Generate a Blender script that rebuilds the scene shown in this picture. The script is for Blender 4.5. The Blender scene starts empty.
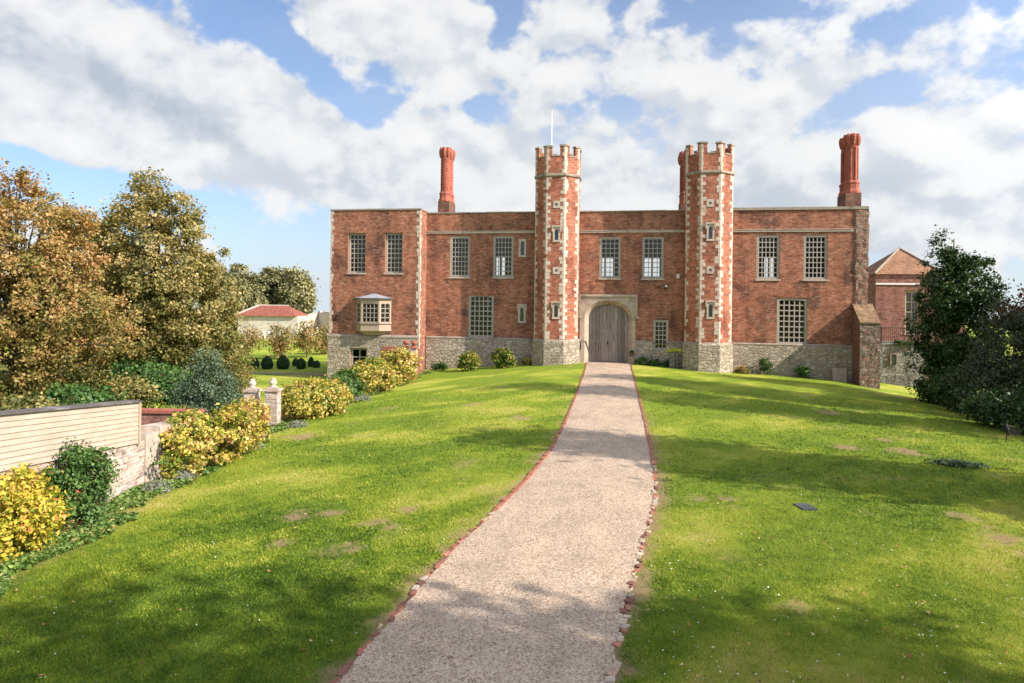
import bpy, math, random
import numpy as np
from mathutils import Vector
random.seed(7)
RNG = np.random.default_rng(11)
scene = bpy.context.scene
COL = scene.collection

# ------------------------------------------------------------ camera model (also used to place things on the ground)
FPX = 700.0; PY = 302.0
TH = math.radians(10); RO = math.radians(0.7)
CAM = np.array([1.8, -47.1, 4.0])
FW = np.array([-math.sin(TH), math.cos(TH), 0]); R0 = np.array([math.cos(TH), math.sin(TH), 0]); U0 = np.array([0, 0, 1.])
RT = R0*math.cos(RO)+U0*math.sin(RO); UP = -R0*math.sin(RO)+U0*math.cos(RO)
def ray(x, y): return FW+RT*(x-512)/FPX-UP*(y-PY)/FPX
def onY(x, y, Y=0.):
    d = ray(x, y); return CAM+d*((Y-CAM[1])/d[1])
def atD(x, y, v): return CAM+ray(x, y)*v
def uv_w(u, v):
    p = CAM+R0*u+FW*v; return float(p[0]), float(p[1])

# ------------------------------------------------------------ noise + terrain
PERM = np.random.default_rng(5).random((256, 256))
def vnoise(x, y):
    x = np.asarray(x, float); y = np.asarray(y, float)
    xi = np.floor(x).astype(int); yi = np.floor(y).astype(int); fx = x-xi; fy = y-yi
    fx = fx*fx*(3-2*fx); fy = fy*fy*(3-2*fy)
    g = lambda i, j: PERM[i % 256, j % 256]
    return (g(xi, yi)*(1-fx)+g(xi+1, yi)*fx)*(1-fy)+(g(xi, yi+1)*(1-fx)+g(xi+1, yi+1)*fx)*fy
def fbm(x, y, s=1., o=4):
    t = 0; a = .5; n = 0
    for k in range(o):
        t = t+a*vnoise(x*s+17.3*k, y*s-9.1*k); n += a; a *= .5; s *= 2.03
    return t/n
def ss(a, b, x):
    t = np.clip((np.asarray(x, float)-a)/(b-a), 0, 1); return t*t*(3-2*t)
def bx(Y):
    return np.interp(Y, [-80, -37.7, -25, -5, 0, 60], [1.0, -8.15, -10.75, -12.5, -12.9, -12.9])
PL = np.array([(-1.28, -1.08), (-1.28, 0.6), (-0.96, -8.1), (-0.6, -18.3), (-0.42, -24.2), (-0.38, -28.2), (-0.53, -31.5), (-0.69, -33.2), (-1.02, -36.1), (-1.13, -38.1), (-1.24, -40.2), (-1.5, -50)])
PR = np.array([(1.5, .6), (1.5, -0.19), (1.71, -7.3), (1.99, -17.6), (2.16, -23.6), (2.24, -27.5), (2.27, -30.8), (2.22, -32.5), (1.92, -35.5), (1.72, -37.5), (1.57, -39.6), (1.3, -50)])
def pl(Y): 
    q = PL[np.argsort(PL[:, 1])]; return np.interp(Y, q[:, 1], q[:, 0])
def pr(Y):
    q = PR[np.argsort(PR[:, 1])]; return np.interp(Y, q[:, 1], q[:, 0])
def H(X, Y):
    X = np.asarray(X, float); Y = np.asarray(Y, float)
    w = 0.3+0.7*ss(-35, -8, Y)
    z = -w*0.08*np.maximum(0, -X-2.5)-w*0.055*np.maximum(0, X-2)
    z = z-0.09*np.maximum(0, X-14)*ss(-25, -5, Y)*ss(40, 14, X)
    z = np.maximum(z, -2.3)
    d = bx(Y)-X
    g = -1.5-0.8*ss(3, 60, d)
    z = z+(g-z)*ss(0.25, 1.0, d)*ss(-60, -45, Y)*ss(.0, -1.6, Y)
    z = np.where(Y > -1.6, np.where(X < -16, g, z), z)
    dist = np.hypot(X, Y)
    z = z-60*ss(190, 900, dist)*ss(60, 160, Y)
    return z
def hz(x, y): return float(H(x, y))
def G(x, y):
    d = ray(x, y); t = 5.
    while t < 400:
        P = CAM+d*t
        if P[2] < hz(P[0], P[1]): return float(P[0]), float(P[1]), hz(P[0], P[1])
        t += .05

# ------------------------------------------------------------ node helpers
class NT:
    def __init__(s, tree): s.t = tree; s.n = tree.nodes; s.l = tree.links
    def new(s, typ, **k):
        n = s.n.new(typ)
        for a, b in k.items(): setattr(n, a, b)
        return n
    def put(s, sock, v):
        if isinstance(v, bpy.types.NodeSocket): s.l.new(v, sock)
        elif v is not None: sock.default_value = v
    def m(s, op, a, b=None, c=None, clamp=False):
        n = s.new('ShaderNodeMath', operation=op, use_clamp=clamp)
        s.put(n.inputs[0], a); s.put(n.inputs[1], b); s.put(n.inputs[2], c); return n.outputs[0]
    def mix(s, f, a, b, mode='MIX'):
        n = s.new('ShaderNodeMix', data_type='RGBA', blend_type=mode)
        s.put(n.inputs[0], f)
        s.put(n.inputs[6], a+(1,) if isinstance(a, tuple) and len(a) == 3 else a)
        s.put(n.inputs[7], b+(1,) if isinstance(b, tuple) and len(b) == 3 else b)
        return n.outputs[2]
    def ramp(s, f, stops):
        n = s.new('ShaderNodeValToRGB'); r = n.color_ramp
        while len(r.elements) < len(stops): r.elements.new(.5)
        for e, (p, c) in zip(r.elements, stops):
            e.position = p; e.color = tuple(c)+(1,) if not isinstance(c, (int, float)) else (c, c, c, 1)
        s.put(n.inputs[0], f); return n.outputs[0]
    def noise(s, vec, scale, detail=4, rough=.55, dist=0., out=0):
        n = s.new('ShaderNodeTexNoise'); s.put(n.inputs['Vector'], vec)
        n.inputs['Scale'].default_value = scale; n.inputs['Detail'].default_value = detail
        n.inputs['Roughness'].default_value = rough; n.inputs['Distortion'].default_value = dist
        return n.outputs[out]
    def step(s, v, a, b):
        n = s.new('ShaderNodeMapRange', interpolation_type='SMOOTHSTEP')
        s.put(n.inputs[0], v); n.inputs[1].default_value = a; n.inputs[2].default_value = b; return n.outputs[0]
    def scl(s, vec, sc):
        n = s.new('ShaderNodeVectorMath', operation='MULTIPLY'); s.put(n.inputs[0], vec); n.inputs[1].default_value = sc; return n.outputs[0]
    def attr(s, name): return s.new('ShaderNodeAttribute', attribute_name=name).outputs['Fac']
MATS = {}
def material(name, fn, rough=.85, spec=.25):
    if name in MATS: return MATS[name]
    m = bpy.data.materials.new(name); m.use_nodes = True; t = NT(m.node_tree)
    b = t.n['Principled BSDF']; b.inputs['Roughness'].default_value = rough; b.inputs['Specular IOR Level'].default_value = spec
    r = fn(t, b)
    if r is not None:
        col, h, dist = r
        t.put(b.inputs['Base Color'], col)
        if h is not None:
            bp = t.new('ShaderNodeBump'); bp.inputs['Distance'].default_value = dist; bp.inputs['Strength'].default_value = 1
            t.put(bp.inputs['Height'], h); t.l.new(bp.outputs[0], b.inputs['Normal'])
    MATS[name] = m; return m
def UVs(t): return t.new('ShaderNodeTexCoord').outputs['UV']
def POS(t): return t.new('ShaderNodeNewGeometry').outputs['Position']

def brick_mat(name, c1, c2, mortar, dark, stain=.5, pale=None, pale_amt=.35, ms=.008):
    def fn(t, b):
        uv = UVs(t); pos = POS(t)
        w = t.noise(uv, 3.0, 2, out=1)
        wv = t.new('ShaderNodeVectorMath', operation='SCALE'); t.put(wv.inputs[0], w); wv.inputs['Scale'].default_value = .02
        ad = t.new('ShaderNodeVectorMath', operation='ADD'); t.put(ad.inputs[0], uv); t.l.new(wv.outputs[0], ad.inputs[1])
        br = t.new('ShaderNodeTexBrick'); t.put(br.inputs['Vector'], ad.outputs[0])
        br.inputs['Scale'].default_value = 1; br.inputs['Brick Width'].default_value = .225; br.inputs['Row Height'].default_value = .072
        br.inputs['Mortar Size'].default_value = ms; br.inputs['Mortar Smooth'].default_value = .3; br.inputs['Bias'].default_value = -.1
        br.inputs['Color1'].default_value = c1+(1,); br.inputs['Color2'].default_value = c2+(1,); br.inputs['Mortar'].default_value = mortar+(1,)
        col = br.outputs['Color']
        n1 = t.noise(uv, .55, 6, .62)
        col = t.mix(t.m('MULTIPLY', t.step(n1, .45, .66), stain), col, dark)
        n2 = t.noise(uv, 1.4, 6, .7)
        if pale: col = t.mix(t.m('MULTIPLY', t.step(n2, .53, .7), pale_amt), col, pale)
        n3 = t.noise(uv, 14, 4, .7)
        wn = t.new('ShaderNodeTexVoronoi'); t.put(wn.inputs['Vector'], t.scl(ad.outputs[0], (4.6, 13.5, 1))); wn.inputs['Scale'].default_value = 1
        ws = t.new('ShaderNodeSeparateColor'); t.l.new(wn.outputs['Color'], ws.inputs[0])
        col = t.mix(1., col, t.ramp(ws.outputs[0], [(.0, .62), (.3, .88), (.7, 1.05), (.92, 1.22), (1, 1.45)]), 'MULTIPLY')
        col = t.mix(t.m('MULTIPLY', t.step(ws.outputs[1], .92, .95), .5), col, mortar)
        n4 = t.noise(uv, 3.2, 5, .75)
        col = t.mix(.9, col, t.ramp(n4, [(.3, .78), (.5, 1.0), (.7, 1.2)]), 'MULTIPLY')
        col = t.mix(.6, col, t.ramp(n3, [(.25, .5), (.5, .97), (.75, 1.5)]), 'MULTIPLY')
        st = t.noise(t.scl(uv, (2.2, .22, 1)), 1.0, 5, .6)
        col = t.mix(.55, col, t.ramp(st, [(.3, .55), (.5, 1.0), (.7, 1.15)]), 'MULTIPLY')
        h = t.m('ADD', t.m('MULTIPLY', br.outputs['Fac'], -1.), t.m('MULTIPLY', n3, 1.2))
        return col, h, .012
    return material(name, fn, .9, .15)
def rubble_mat(name, stops, mortar, sc=(3.2, 5.2, 3), dark=(.08, .07, .05)):
    def fn(t, b):
        uv = UVs(t)
        w = t.noise(uv, 2.5, 3, out=1)
        wv = t.new('ShaderNodeVectorMath', operation='SCALE'); t.put(wv.inputs[0], w); wv.inputs['Scale'].default_value = .35
        ad = t.new('ShaderNodeVectorMath', operation='ADD'); t.put(ad.inputs[0], t.scl(uv, sc)); t.l.new(wv.outputs[0], ad.inputs[1])
        v = t.new('ShaderNodeTexVoronoi'); t.put(v.inputs['Vector'], ad.outputs[0]); v.inputs['Scale'].default_value = 1
        e = t.new('ShaderNodeTexVoronoi', feature='DISTANCE_TO_EDGE'); t.put(e.inputs['Vector'], ad.outputs[0]); e.inputs['Scale'].default_value = 1
        sp = t.new('ShaderNodeSeparateColor'); t.l.new(v.outputs['Color'], sp.inputs[0])
        col = t.ramp(sp.outputs[0], stops)
        ed = t.step(e.outputs['Distance'], .02, .12)
        col = t.mix(ed, mortar, col)
        n = t.noise(uv, 11, 6, .7)
        col = t.mix(.8, col, t.ramp(n, [(.25, .5), (.5, .97), (.75, 1.4)]), 'MULTIPLY')
        n2 = t.noise(uv, .7, 5, .6)
        col = t.mix(t.m('MULTIPLY', t.step(n2, .52, .72), .45), col, dark)
        h = t.m('ADD', ed, t.m('MULTIPLY', n, .8))
        return col, h, .04
    return material(name, fn, .92, .15)
def stone_mat(name, base, var=.35, dark=(.12, .1, .07), amt=.5, sc=6., bump=.012, rough=.9):
    def fn(t, b):
        p = POS(t)
        n = t.noise(p, sc, 6, .65); n2 = t.noise(p, sc*.22, 5, .6)
        col = t.mix(t.m('MULTIPLY', t.step(n2, .48, .72), amt), base, dark)
        col = t.mix(var*1.6 if var < .6 else 1., col, t.ramp(n, [(.25, .5), (.5, 1.0), (.75, 1.35)]), 'MULTIPLY')
        return col, n, bump
    return material(name, fn, rough, .2)
def tint_mat(name, stops, rough=.6, trans=.35, spec=.3, noise_amt=0.):
    def fn(t, b):
        a = t.attr('tint'); col = t.ramp(a, stops)
        t.put(b.inputs['Base Color'], col)
        if trans > 0:
            tr = t.new('ShaderNodeBsdfTranslucent'); t.put(tr.inputs[0], t.mix(1., col, (1.15, 1.1, .55), 'MULTIPLY'))
            mx = t.new('ShaderNodeMixShader'); mx.inputs[0].default_value = trans
            out = t.n['Material Output']
            t.l.new(b.outputs[0], mx.inputs[1]); t.l.new(tr.outputs[0], mx.inputs[2]); t.l.new(mx.outputs[0], out.inputs[0])
    return material(name, fn, rough, spec)

M_brick = brick_mat('old red brick', (.40, .138, .074), (.28, .09, .05), (.38, .25, .17), (.12, .06, .045), .8, (.46, .26, .175), .55, .010)
M_brick_tur = brick_mat('turret red brick', (.46, .14, .075), (.34, .09, .05), (.43, .28, .19), (.17, .055, .042), .6, (.48, .25, .16), .5, .010)
M_brick_pink = brick_mat('pink annexe brick', (.31, .13, .09), (.25, .10, .07), (.32, .24, .2), (.2, .1, .08), .3, (.36, .2, .15), .3)
M_brick_pale = brick_mat('limewashed garden brick', (.46, .33, .26), (.38, .24, .18), (.52, .45, .38), (.36, .28, .22), .3, (.54, .47, .40), .7, .014)
M_rag = rubble_mat('ragstone rubble', [(0, (.28, .22, .155)), (.35, (.40, .33, .24)), (.6, (.48, .405, .31)), (.85, (.36, .29, .22)), (1, (.54, .47, .38))], (.33, .265, .195), dark=(.15, .115, .08))
M_ragdark = rubble_mat('weathered ragstone', [(0, (.13, .12, .09)), (.4, (.2, .18, .14)), (.75, (.27, .25, .2)), (1, (.34, .31, .26))], (.15, .135, .105))
M_ragbrick = rubble_mat('broken brick and stone', [(0, (.24, .10, .065)), (.3, (.32, .14, .09)), (.5, (.34, .24, .18)), (.62, (.24, .11, .075)), (.8, (.42, .36, .29)), (.88, (.28, .13, .09)), (1, (.36, .17, .11))], (.33, .25, .18), (5.5, 9.5, 5))
M_buttress = rubble_mat('buttress rubble', [(0, (.15, .12, .09)), (.25, (.26, .13, .09)), (.5, (.24, .2, .15)), (.7, (.22, .10, .07)), (.85, (.34, .3, .24)), (1, (.28, .15, .1))], (.17, .135, .1), (3.6, 5.5, 3))
M_stone = stone_mat('pale dressed stone', (.48, .385, .305), .4, (.2, .15, .1), .5)
M_quoin = stone_mat('quoin stone', (.54, .43, .34), .5, (.36, .235, .165), .7, 4.)
M_surround = stone_mat('door surround stone', (.40, .32, .24), .4, (.13, .1, .075), .6, 4.)
M_coping = stone_mat('lichened coping', (.30, .245, .185), .5, (.12, .1, .07), .6, 5.)
M_frame = stone_mat('stone grey window paint', (.34, .29, .235), .12, (.25, .22, .18), .3, 3., .002, .55)
M_framepale = stone_mat('pale sash paint', (.37, .32, .265), .12, (.34, .3, .25), .3, 3., .002, .5)
M_cream = stone_mat('cream timber paint', (.40, .295, .21), .1, (.45, .36, .26), .3, 3., .002, .55)
M_terra = stone_mat('terracotta chimney brick', (.34, .105, .068), .5, (.2, .06, .045), .5, 5.)
M_terradark = brick_mat('sooty chimney and shaded buttress brick', (.24, .11, .07), (.19, .085, .055), (.2, .15, .12), (.07, .05, .04), .5)
M_lead = stone_mat('sheet lead', (.27, .28, .30), .2, (.3, .31, .33), .3, 3., .002, .45)
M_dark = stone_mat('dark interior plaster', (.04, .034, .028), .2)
M_felt0 = stone_mat('dark weathered lead', (.10, .10, .10), .3)
M_iron = stone_mat('black iron', (.02, .02, .02), .2, (.03, .02, .02), .3, 8, .001, .5)
M_white = stone_mat('white paint', (.75, .74, .7), .08, (.6, .58, .52), .2, 4, .001, .5)
M_bark = stone_mat('grey brown bark', (.13, .10, .07), .6, (.07, .055, .04), .5, 9., .03)
M_tile_tan = None
def tile_fn(c1, c2, c3):
    def fn(t, b):
        uv = UVs(t)
        br = t.new('ShaderNodeTexBrick'); t.put(br.inputs['Vector'], uv); br.inputs['Scale'].default_value = 1
        br.inputs['Brick Width'].default_value = .18; br.inputs['Row Height'].default_value = .13; br.inputs['Mortar Size'].default_value = .008
        br.inputs['Color1'].default_value = c1+(1,); br.inputs['Color2'].default_value = c2+(1,); br.inputs['Mortar'].default_value = c3+(1,)
        n = t.noise(uv, 1.5, 5, .65)
        col = t.mix(.8, br.outputs['Color'], t.ramp(n, [(.3, .6), (.5, 1.), (.7, 1.3)]), 'MULTIPLY')
        return col, t.m('MULTIPLY', br.outputs['Fac'], -1.), .015
    return fn
M_tile = material('weathered clay roof tile', tile_fn((.33, .175, .10), (.25, .125, .07), (.12, .07, .05)), .9, .15)
M_tilered = material('red clay roof tile', tile_fn((.30, .095, .065), (.23, .075, .05), (.15, .05, .04)), .85, .2)
def glass_fn(t, b):
    out = t.n['Material Output']
    tr = t.new('ShaderNodeBsdfTransparent'); tr.inputs[0].default_value = (.82, .85, .85, 1)
    gl = t.new('ShaderNodeBsdfGlossy'); gl.inputs['Roughness'].default_value = .06; gl.inputs[0].default_value = (.9, .9, .9, 1)
    lw = t.new('ShaderNodeFresnel'); lw.inputs[0].default_value = 1.5
    n = t.noise(POS(t), 5, 2); bp = t.new('ShaderNodeBump'); bp.inputs['Distance'].default_value = .012; t.put(bp.inputs['Height'], n)
    t.l.new(bp.outputs[0], gl.inputs['Normal'])
    mx = t.new('ShaderNodeMixShader'); t.put(mx.inputs[0], t.m('MULTIPLY', lw.outputs[0], 1.2))
    t.l.new(tr.outputs[0], mx.inputs[1]); t.l.new(gl.outputs[0], mx.inputs[2]); t.l.new(mx.outputs[0], out.inputs[0])
M_glass = material('old window glass', glass_fn)
def wood_fn(t, b):
    uv = UVs(t)
    n = t.noise(t.scl(uv, (14, .7, 1)), 2.0, 6, .65); n2 = t.noise(uv, 1.1, 4)
    oi = t.new('ShaderNodeObjectInfo')
    col = t.ramp(n, [(.3, (.075, .06, .05)), (.5, (.225, .185, .155)), (.7, (.33, .28, .24))])
    tv = t.attr('tint'); col = t.mix(1., col, t.ramp(tv, [(0, .7), (1, 1.3)]), 'MULTIPLY')
    return col, n, .006
M_wood = material('silvered oak boards', wood_fn, .8, .2)
def board_fn(t, b):
    uv = UVs(t); n = t.noise(t.scl(uv, (1.2, 9, 1)), 1.5, 5, .6); n2 = t.noise(uv, .8, 4)
    col = t.ramp(n, [(.3, (.35, .275, .205)), (.55, (.41, .33, .25)), (.75, (.46, .385, .30))])
    col = t.mix(.5, col, t.ramp(n2, [(.3, .8), (.7, 1.1)]), 'MULTIPLY')
    return col, n, .003
M_board = material('cream painted weatherboard', board_fn, .6, .25)

# ------------------------------------------------------------ mesh building
class MB:
    def __init__(s): s.v = []; s.f = []; s.mi = []; s.tint = []
    def add(s, verts, faces, mi=0, tint=.5):
        o = len(s.v); s.v += [tuple(float(c) for c in p) for p in verts]
        for f in faces: s.f.append([i+o for i in f]); s.mi.append(mi); s.tint.append(tint)
        return s
    def box(s, x0, x1, y0, y1, z0, z1, mi=0, tint=.5, rz=0., j=0., slant=None):
        P = [(x0, y0, z0), (x1, y0, z0), (x1, y1, z0), (x0, y1, z0), (x0, y0, z1), (x1, y0, z1), (x1, y1, z1), (x0, y1, z1)]
        if j: P = [tuple(c+random.uniform(-j, j) for c in p) for p in P]
        if rz:
            cx, cy = (x0+x1)/2, (y0+y1)/2; c, q = math.cos(rz), math.sin(rz)
            P = [(cx+(x-cx)*c-(y-cy)*q, cy+(x-cx)*q+(y-cy)*c, z) for x, y, z in P]
        return s.add(P, [(0, 3, 2, 1), (4, 5, 6, 7), (0, 1, 5, 4), (1, 2, 6, 5), (2, 3, 7, 6), (3, 0, 4, 7)], mi, tint)
    def prism(s, poly, z0, z1, mi=0, tint=.5, top=None):      # poly counter-clockwise in xy; top: optional top polygon
        n = len(poly); t = top or poly
        s.add([(x, y, z0) for x, y in poly]+[(x, y, z1) for x, y in t],
              [list(range(n))[::-1], list(range(n, 2*n))]+[(i, (i+1) % n, n+(i+1) % n, n+i) for i in range(n)], mi, tint)
        return s
    def prismY(s, poly, y0, y1, mi=0, tint=.5):               # poly in (x,z), counter-clockwise seen from -Y
        n = len(poly)
        s.add([(x, y0, z) for x, z in poly]+[(x, y1, z) for x, z in poly],
              [list(range(n)), list(range(n, 2*n))[::-1]]+[((i+1) % n, i, n+i, n+(i+1) % n) for i in range(n)], mi, tint)
        return s
    def rings(s, rings, mi=0, cap=True, tint=.5, closed=True):
        n = len(rings[0]); V = [p for r in rings for p in r]; F = []
        for k in range(len(rings)-1):
            for i in range(n if closed else n-1):
                a = k*n+i; b = k*n+(i+1) % n; F.append((a, b, b+n, a+n))
        if cap: F += [list(range(n))[::-1], list(range((len(rings)-1)*n, len(rings)*n))]
        return s.add(V, F, mi, tint)
    def lathe(s, cx, cy, prof, n=12, mi=0, rot=0., tint=.5):
        return s.rings([[(cx+r*math.cos(rot+2*math.pi*i/n), cy+r*math.sin(rot+2*math.pi*i/n), z) for i in range(n)] for r, z in prof], mi, True, tint)
    def tube(s, pts, rads, n=7, mi=0):
        pts = [Vector(p) for p in pts]; rs = []
        for i, p in enumerate(pts):
            d = (pts[min(i+1, len(pts)-1)]-pts[max(i-1, 0)]).normalized()
            a = d.cross(Vector((.31, .95, .1))).normalized(); b = d.cross(a)
            rs.append([tuple(p+(a*math.cos(6.2832*k/n)+b*math.sin(6.2832*k/n))*rads[i]) for k in range(n)])
        return s.rings(rs, mi)
    def build(s, name, mats, parent=None, smooth=False, org=None):
        if not isinstance(mats, (list, tuple)): mats = [mats]
        if org is None: org = tuple(parent['_w']) if parent is not None else (0, 0, 0)
        me = bpy.data.meshes.new(name)
        me.from_pydata([(x-org[0], y-org[1], z-org[2]) for x, y, z in s.v], [], s.f)
        for m in mats: me.materials.append(m)
        me.polygons.foreach_set('material_index', s.mi)
        uvl = me.uv_layers.new(name='UVMap')
        vs = np.array(s.v); me.update()
        uvs = np.zeros((len(me.loops), 2))
        for p in me.polygons:
            n = p.normal; ids = list(p.vertices); q = vs[ids]
            if abs(n.z) > .75: uu = q[:, 0]; vv = q[:, 1]
            else:
                l = math.hypot(n.x, n.y) or 1; uu = q[:, 0]*(-n.y/l)+q[:, 1]*(n.x/l); vv = q[:, 2]/max(.3, l)
            uvs[p.loop_start:p.loop_start+p.loop_total, 0] = uu; uvs[p.loop_start:p.loop_start+p.loop_total, 1] = vv
        uvl.data.foreach_set('uv', uvs.ravel())
        at = me.attributes.new('tint', 'FLOAT', 'FACE'); at.data.foreach_set('value', s.tint)
        if smooth: me.polygons.foreach_set('use_smooth', [True]*len(me.polygons))
        o = bpy.data.objects.new(name, me); COL.objects.link(o)
        if parent is not None: o.parent = parent
        else: o.location = org
        o['_w'] = org
        return o
def empty(name, loc):
    o = bpy.data.objects.new(name, None); COL.objects.link(o); o.location = loc; o['_w'] = tuple(loc); o.empty_display_size = .3; return o
def tag(o, label, cat, group=None):
    o['label'] = label; o['category'] = cat
    if group: o['group'] = group
    return o
def struct(o): o['kind'] = 'structure'; return o
def stuff(o, label=None, cat=None):
    o['kind'] = 'stuff'
    if label: o['label'] = label; o['category'] = cat
    return o
def raw(name, V, F, mat, parent=None, org=(0, 0, 0), attrs=None, fattrs=None, smooth=False):
    """numpy mesh; F is (n,3) or (n,4)"""
    me = bpy.data.meshes.new(name); nv, nf, k = len(V), len(F), F.shape[1]
    me.vertices.add(nv); me.vertices.foreach_set('co', (V-np.array(org)).astype(np.float32).ravel())
    me.loops.add(nf*k); me.loops.foreach_set('vertex_index', F.astype(np.int32).ravel())
    me.polygons.add(nf); me.polygons.foreach_set('loop_start', np.arange(0, nf*k, k, dtype=np.int32))
    me.update(calc_edges=True); me.validate()
    for m in (mat if isinstance(mat, list) else [mat]): me.materials.append(m)
    for a, d in (attrs or {}).items():
        at = me.attributes.new(a, 'FLOAT', 'POINT'); at.data.foreach_set('value', np.asarray(d, np.float32))
    if smooth: me.polygons.foreach_set('use_smooth', [True]*nf)
    o = bpy.data.objects.new(name, me); COL.objects.link(o)
    if parent is not None: o.parent = parent
    else: o.location = org
    o['_w'] = tuple(org)
    return o
def unit(a): return a/np.maximum(1e-6, np.linalg.norm(a, axis=1))[:, None]
def leaf_geo(C, Nn, L, W, rng, fold=.25):
    n = len(C); Nn = unit(Nn)
    A = unit(np.cross(Nn, rng.normal(size=(n, 3)))); B = np.cross(Nn, A)
    L = np.broadcast_to(L, n)[:, None]; W = np.broadcast_to(W, n)[:, None]
    P0 = C-A*L*.5; P2 = C+A*L*.5; P1 = C+B*W*.5+Nn*W*fold-A*L*.06; P3 = C-B*W*.5+Nn*W*fold-A*L*.06
    V = np.stack([P0, P1, P2, P3], 1).reshape(-1, 3)
    F = np.arange(4*n).reshape(n, 4)
    return V, F
def clumps_to_leaves(cc, per, sig, L, W, rng, up=.35, center=None, tint_c=None, tvar=.16, droop=0.):
    n = len(cc); per = int(per)
    idx = np.repeat(np.arange(n), per)
    off = rng.normal(size=(n*per, 3))*sig*np.array([1, 1, .75])
    rs = rng.uniform(.6, 1.35, n)[idx][:, None]
    C = cc[idx]+off*rs
    if droop: C[:, 2] -= droop*rng.random(n*per)**2
    out = unit(cc-(center if center is not None else cc.mean(0)))[idx]
    Nn = rng.normal(size=C.shape)*.75+out*.7+np.array([0, 0, up])
    sc = rng.uniform(.45, 1.45, n*per)
    V, F = leaf_geo(C, Nn, L*sc, W*sc, rng)
    t = (tint_c[idx] if tint_c is not None else .5)+rng.normal(size=n*per)*tvar
    return V, F, np.repeat(np.clip(t, 0, 1), 4)
def lobe_clumps(lobes, n, rng, inner=.45):
    vol = np.array([l[3]*l[4]*l[5] for l in lobes])**.8; vol /= vol.sum()
    out = []
    for l, w in zip(lobes, vol):
        k = max(3, int(n*w)); d = unit(rng.normal(size=(k, 3))); r = inner+(1-inner)*rng.random(k)**.6
        out.append(np.array(l[:3])+d*r[:, None]*np.array(l[3:6]))
    return np.concatenate(out)

# ------------------------------------------------------------ ground
def axis(fine0, fine1, step, lim):
    a = list(np.arange(fine0, fine1+1e-6, step)); d = step; x = fine1
    while x < lim: d *= 1.25; x += d; a.append(x)
    d = step; x = fine0
    while x > -lim: d *= 1.25; x -= d; a.insert(0, x)
    return np.array(a)
PATCH = [(295, 516, .3), (330, 515, .25), (352, 548, .25), (370, 523, .2), (392, 528, .2), (727, 500, .4), (702, 499, .35), (960, 517, .35), (830, 413, .6), (845, 447, .5), (885, 440, .35),
         (905, 452, .5), (590, 395, .4), (470, 405, .5), (520, 418, .5), (380, 520, .3), (300, 437, .5), (800, 610, .3), (1000, 540, .6), (640, 520, .3), (280, 545, .2), (410, 510, .25)]
PATCHW = [(G(x, y), r) for x, y, r in PATCH]
def bare_at(X, Y):
    b = np.zeros(np.shape(X))
    e = fbm(X, Y, 3.1, 3)
    for (cx, cy, _), r in PATCHW:
        d = np.hypot((X-cx), (Y-cy)*.8)/r+(e-.5)*1.6
        b = np.maximum(b, ss(.95, .5, d)*.8)
    dp = np.minimum(np.abs(X-pl(Y)), np.abs(X-pr(Y)))
    b = np.maximum(b, ss(.36, .06, dp+(e-.5)*.7)*.8*ss(-14, -30, Y))
    db = np.abs(X-bx(Y)-.9)
    b = np.maximum(b, ss(.35, .0, db+(e-.5)*.5)*.5*ss(-2, -8, Y))
    n = fbm(X+40, Y, .9, 4); b = np.maximum(b, ss(.70, .82, n)*.4)
    return b
def dry_at(X, Y):
    # scalped, yellower streaks running diagonally across the mown lawn
    c, s_ = math.cos(.95), math.sin(.95); a = X*c+Y*s_; bb = -X*s_+Y*c
    return ss(.42, .72, .5*fbm(a*.35+3, bb*1.2, .8, 4)+.5*fbm(X*.9, Y*.9+60, .45, 4))
def weed_at(X, Y):
    m = ss(.45, .62, fbm(X+90, Y+20, .35, 4))
    q = ss(3.2, .6, np.hypot((X+3.2)/1.3, (Y+36.6))*1.)
    return np.clip(.45*m+q, 0, 1)*ss(-14, -26, Y)
xs = axis(-14, 18, .2, 3000); ys = axis(-42, 4, .2, 3000)
GX, GY = np.meshgrid(xs, ys); Zg = H(GX, GY)
inside_path = (GX > pl(GY)+.05) & (GX < pr(GY)-.05) & (GY < .6) & (GY > -50)
Zg = Zg+(fbm(GX, GY, 2.2, 3)-.5)*.03*(~inside_path)-inside_path*.03
nx, ny = len(xs), len(ys); I = np.arange(nx*ny).reshape(ny, nx)
Fg = np.stack([I[:-1, :-1], I[:-1, 1:], I[1:, 1:], I[1:, :-1]], -1).reshape(-1, 4)
garden = ss(.3, 1.5, bx(GY)-GX)
GRASS = [(0, (.048, .10, .010)), (.3, (.135, .205, .016)), (.6, (.265, .32, .026)), (.82, (.40, .39, .06)), (1, (.52, .43, .14))]
def grass_color(t, tint, bare):
    col = t.ramp(tint, GRASS)
    return t.mix(bare, col, (.36, .215, .135))
def ground_fn(t, b):
    p = POS(t)
    n1 = t.noise(p, 38, 5, .75); n2 = t.noise(p, 4.5, 5, .65); n3 = t.noise(p, 160, 3, .6)
    tt = t.m('ADD', t.m('MULTIPLY', t.attr('dry'), .42), t.m('MULTIPLY', t.attr('weed'), -.2))
    tt = t.m('ADD', tt, t.m('ADD', t.m('MULTIPLY', t.m('SUBTRACT', n1, .5), 1.1), t.m('MULTIPLY', t.m('SUBTRACT', n2, .5), .65)))
    tt = t.m('ADD', tt, .40)
    col = grass_color(t, tt, t.m('MULTIPLY', t.attr('bare'), t.step(t.m('ADD', n2, t.m('MULTIPLY', n3, .4)), .45, .75)))
    col = t.mix(.6, col, t.ramp(n3, [(.3, .6), (.5, 1.), (.7, 1.35)]), 'MULTIPLY')
    return col, t.m('ADD', n1, n3), .03
M_ground = material('mown grass', ground_fn, .85, .15)
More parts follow.
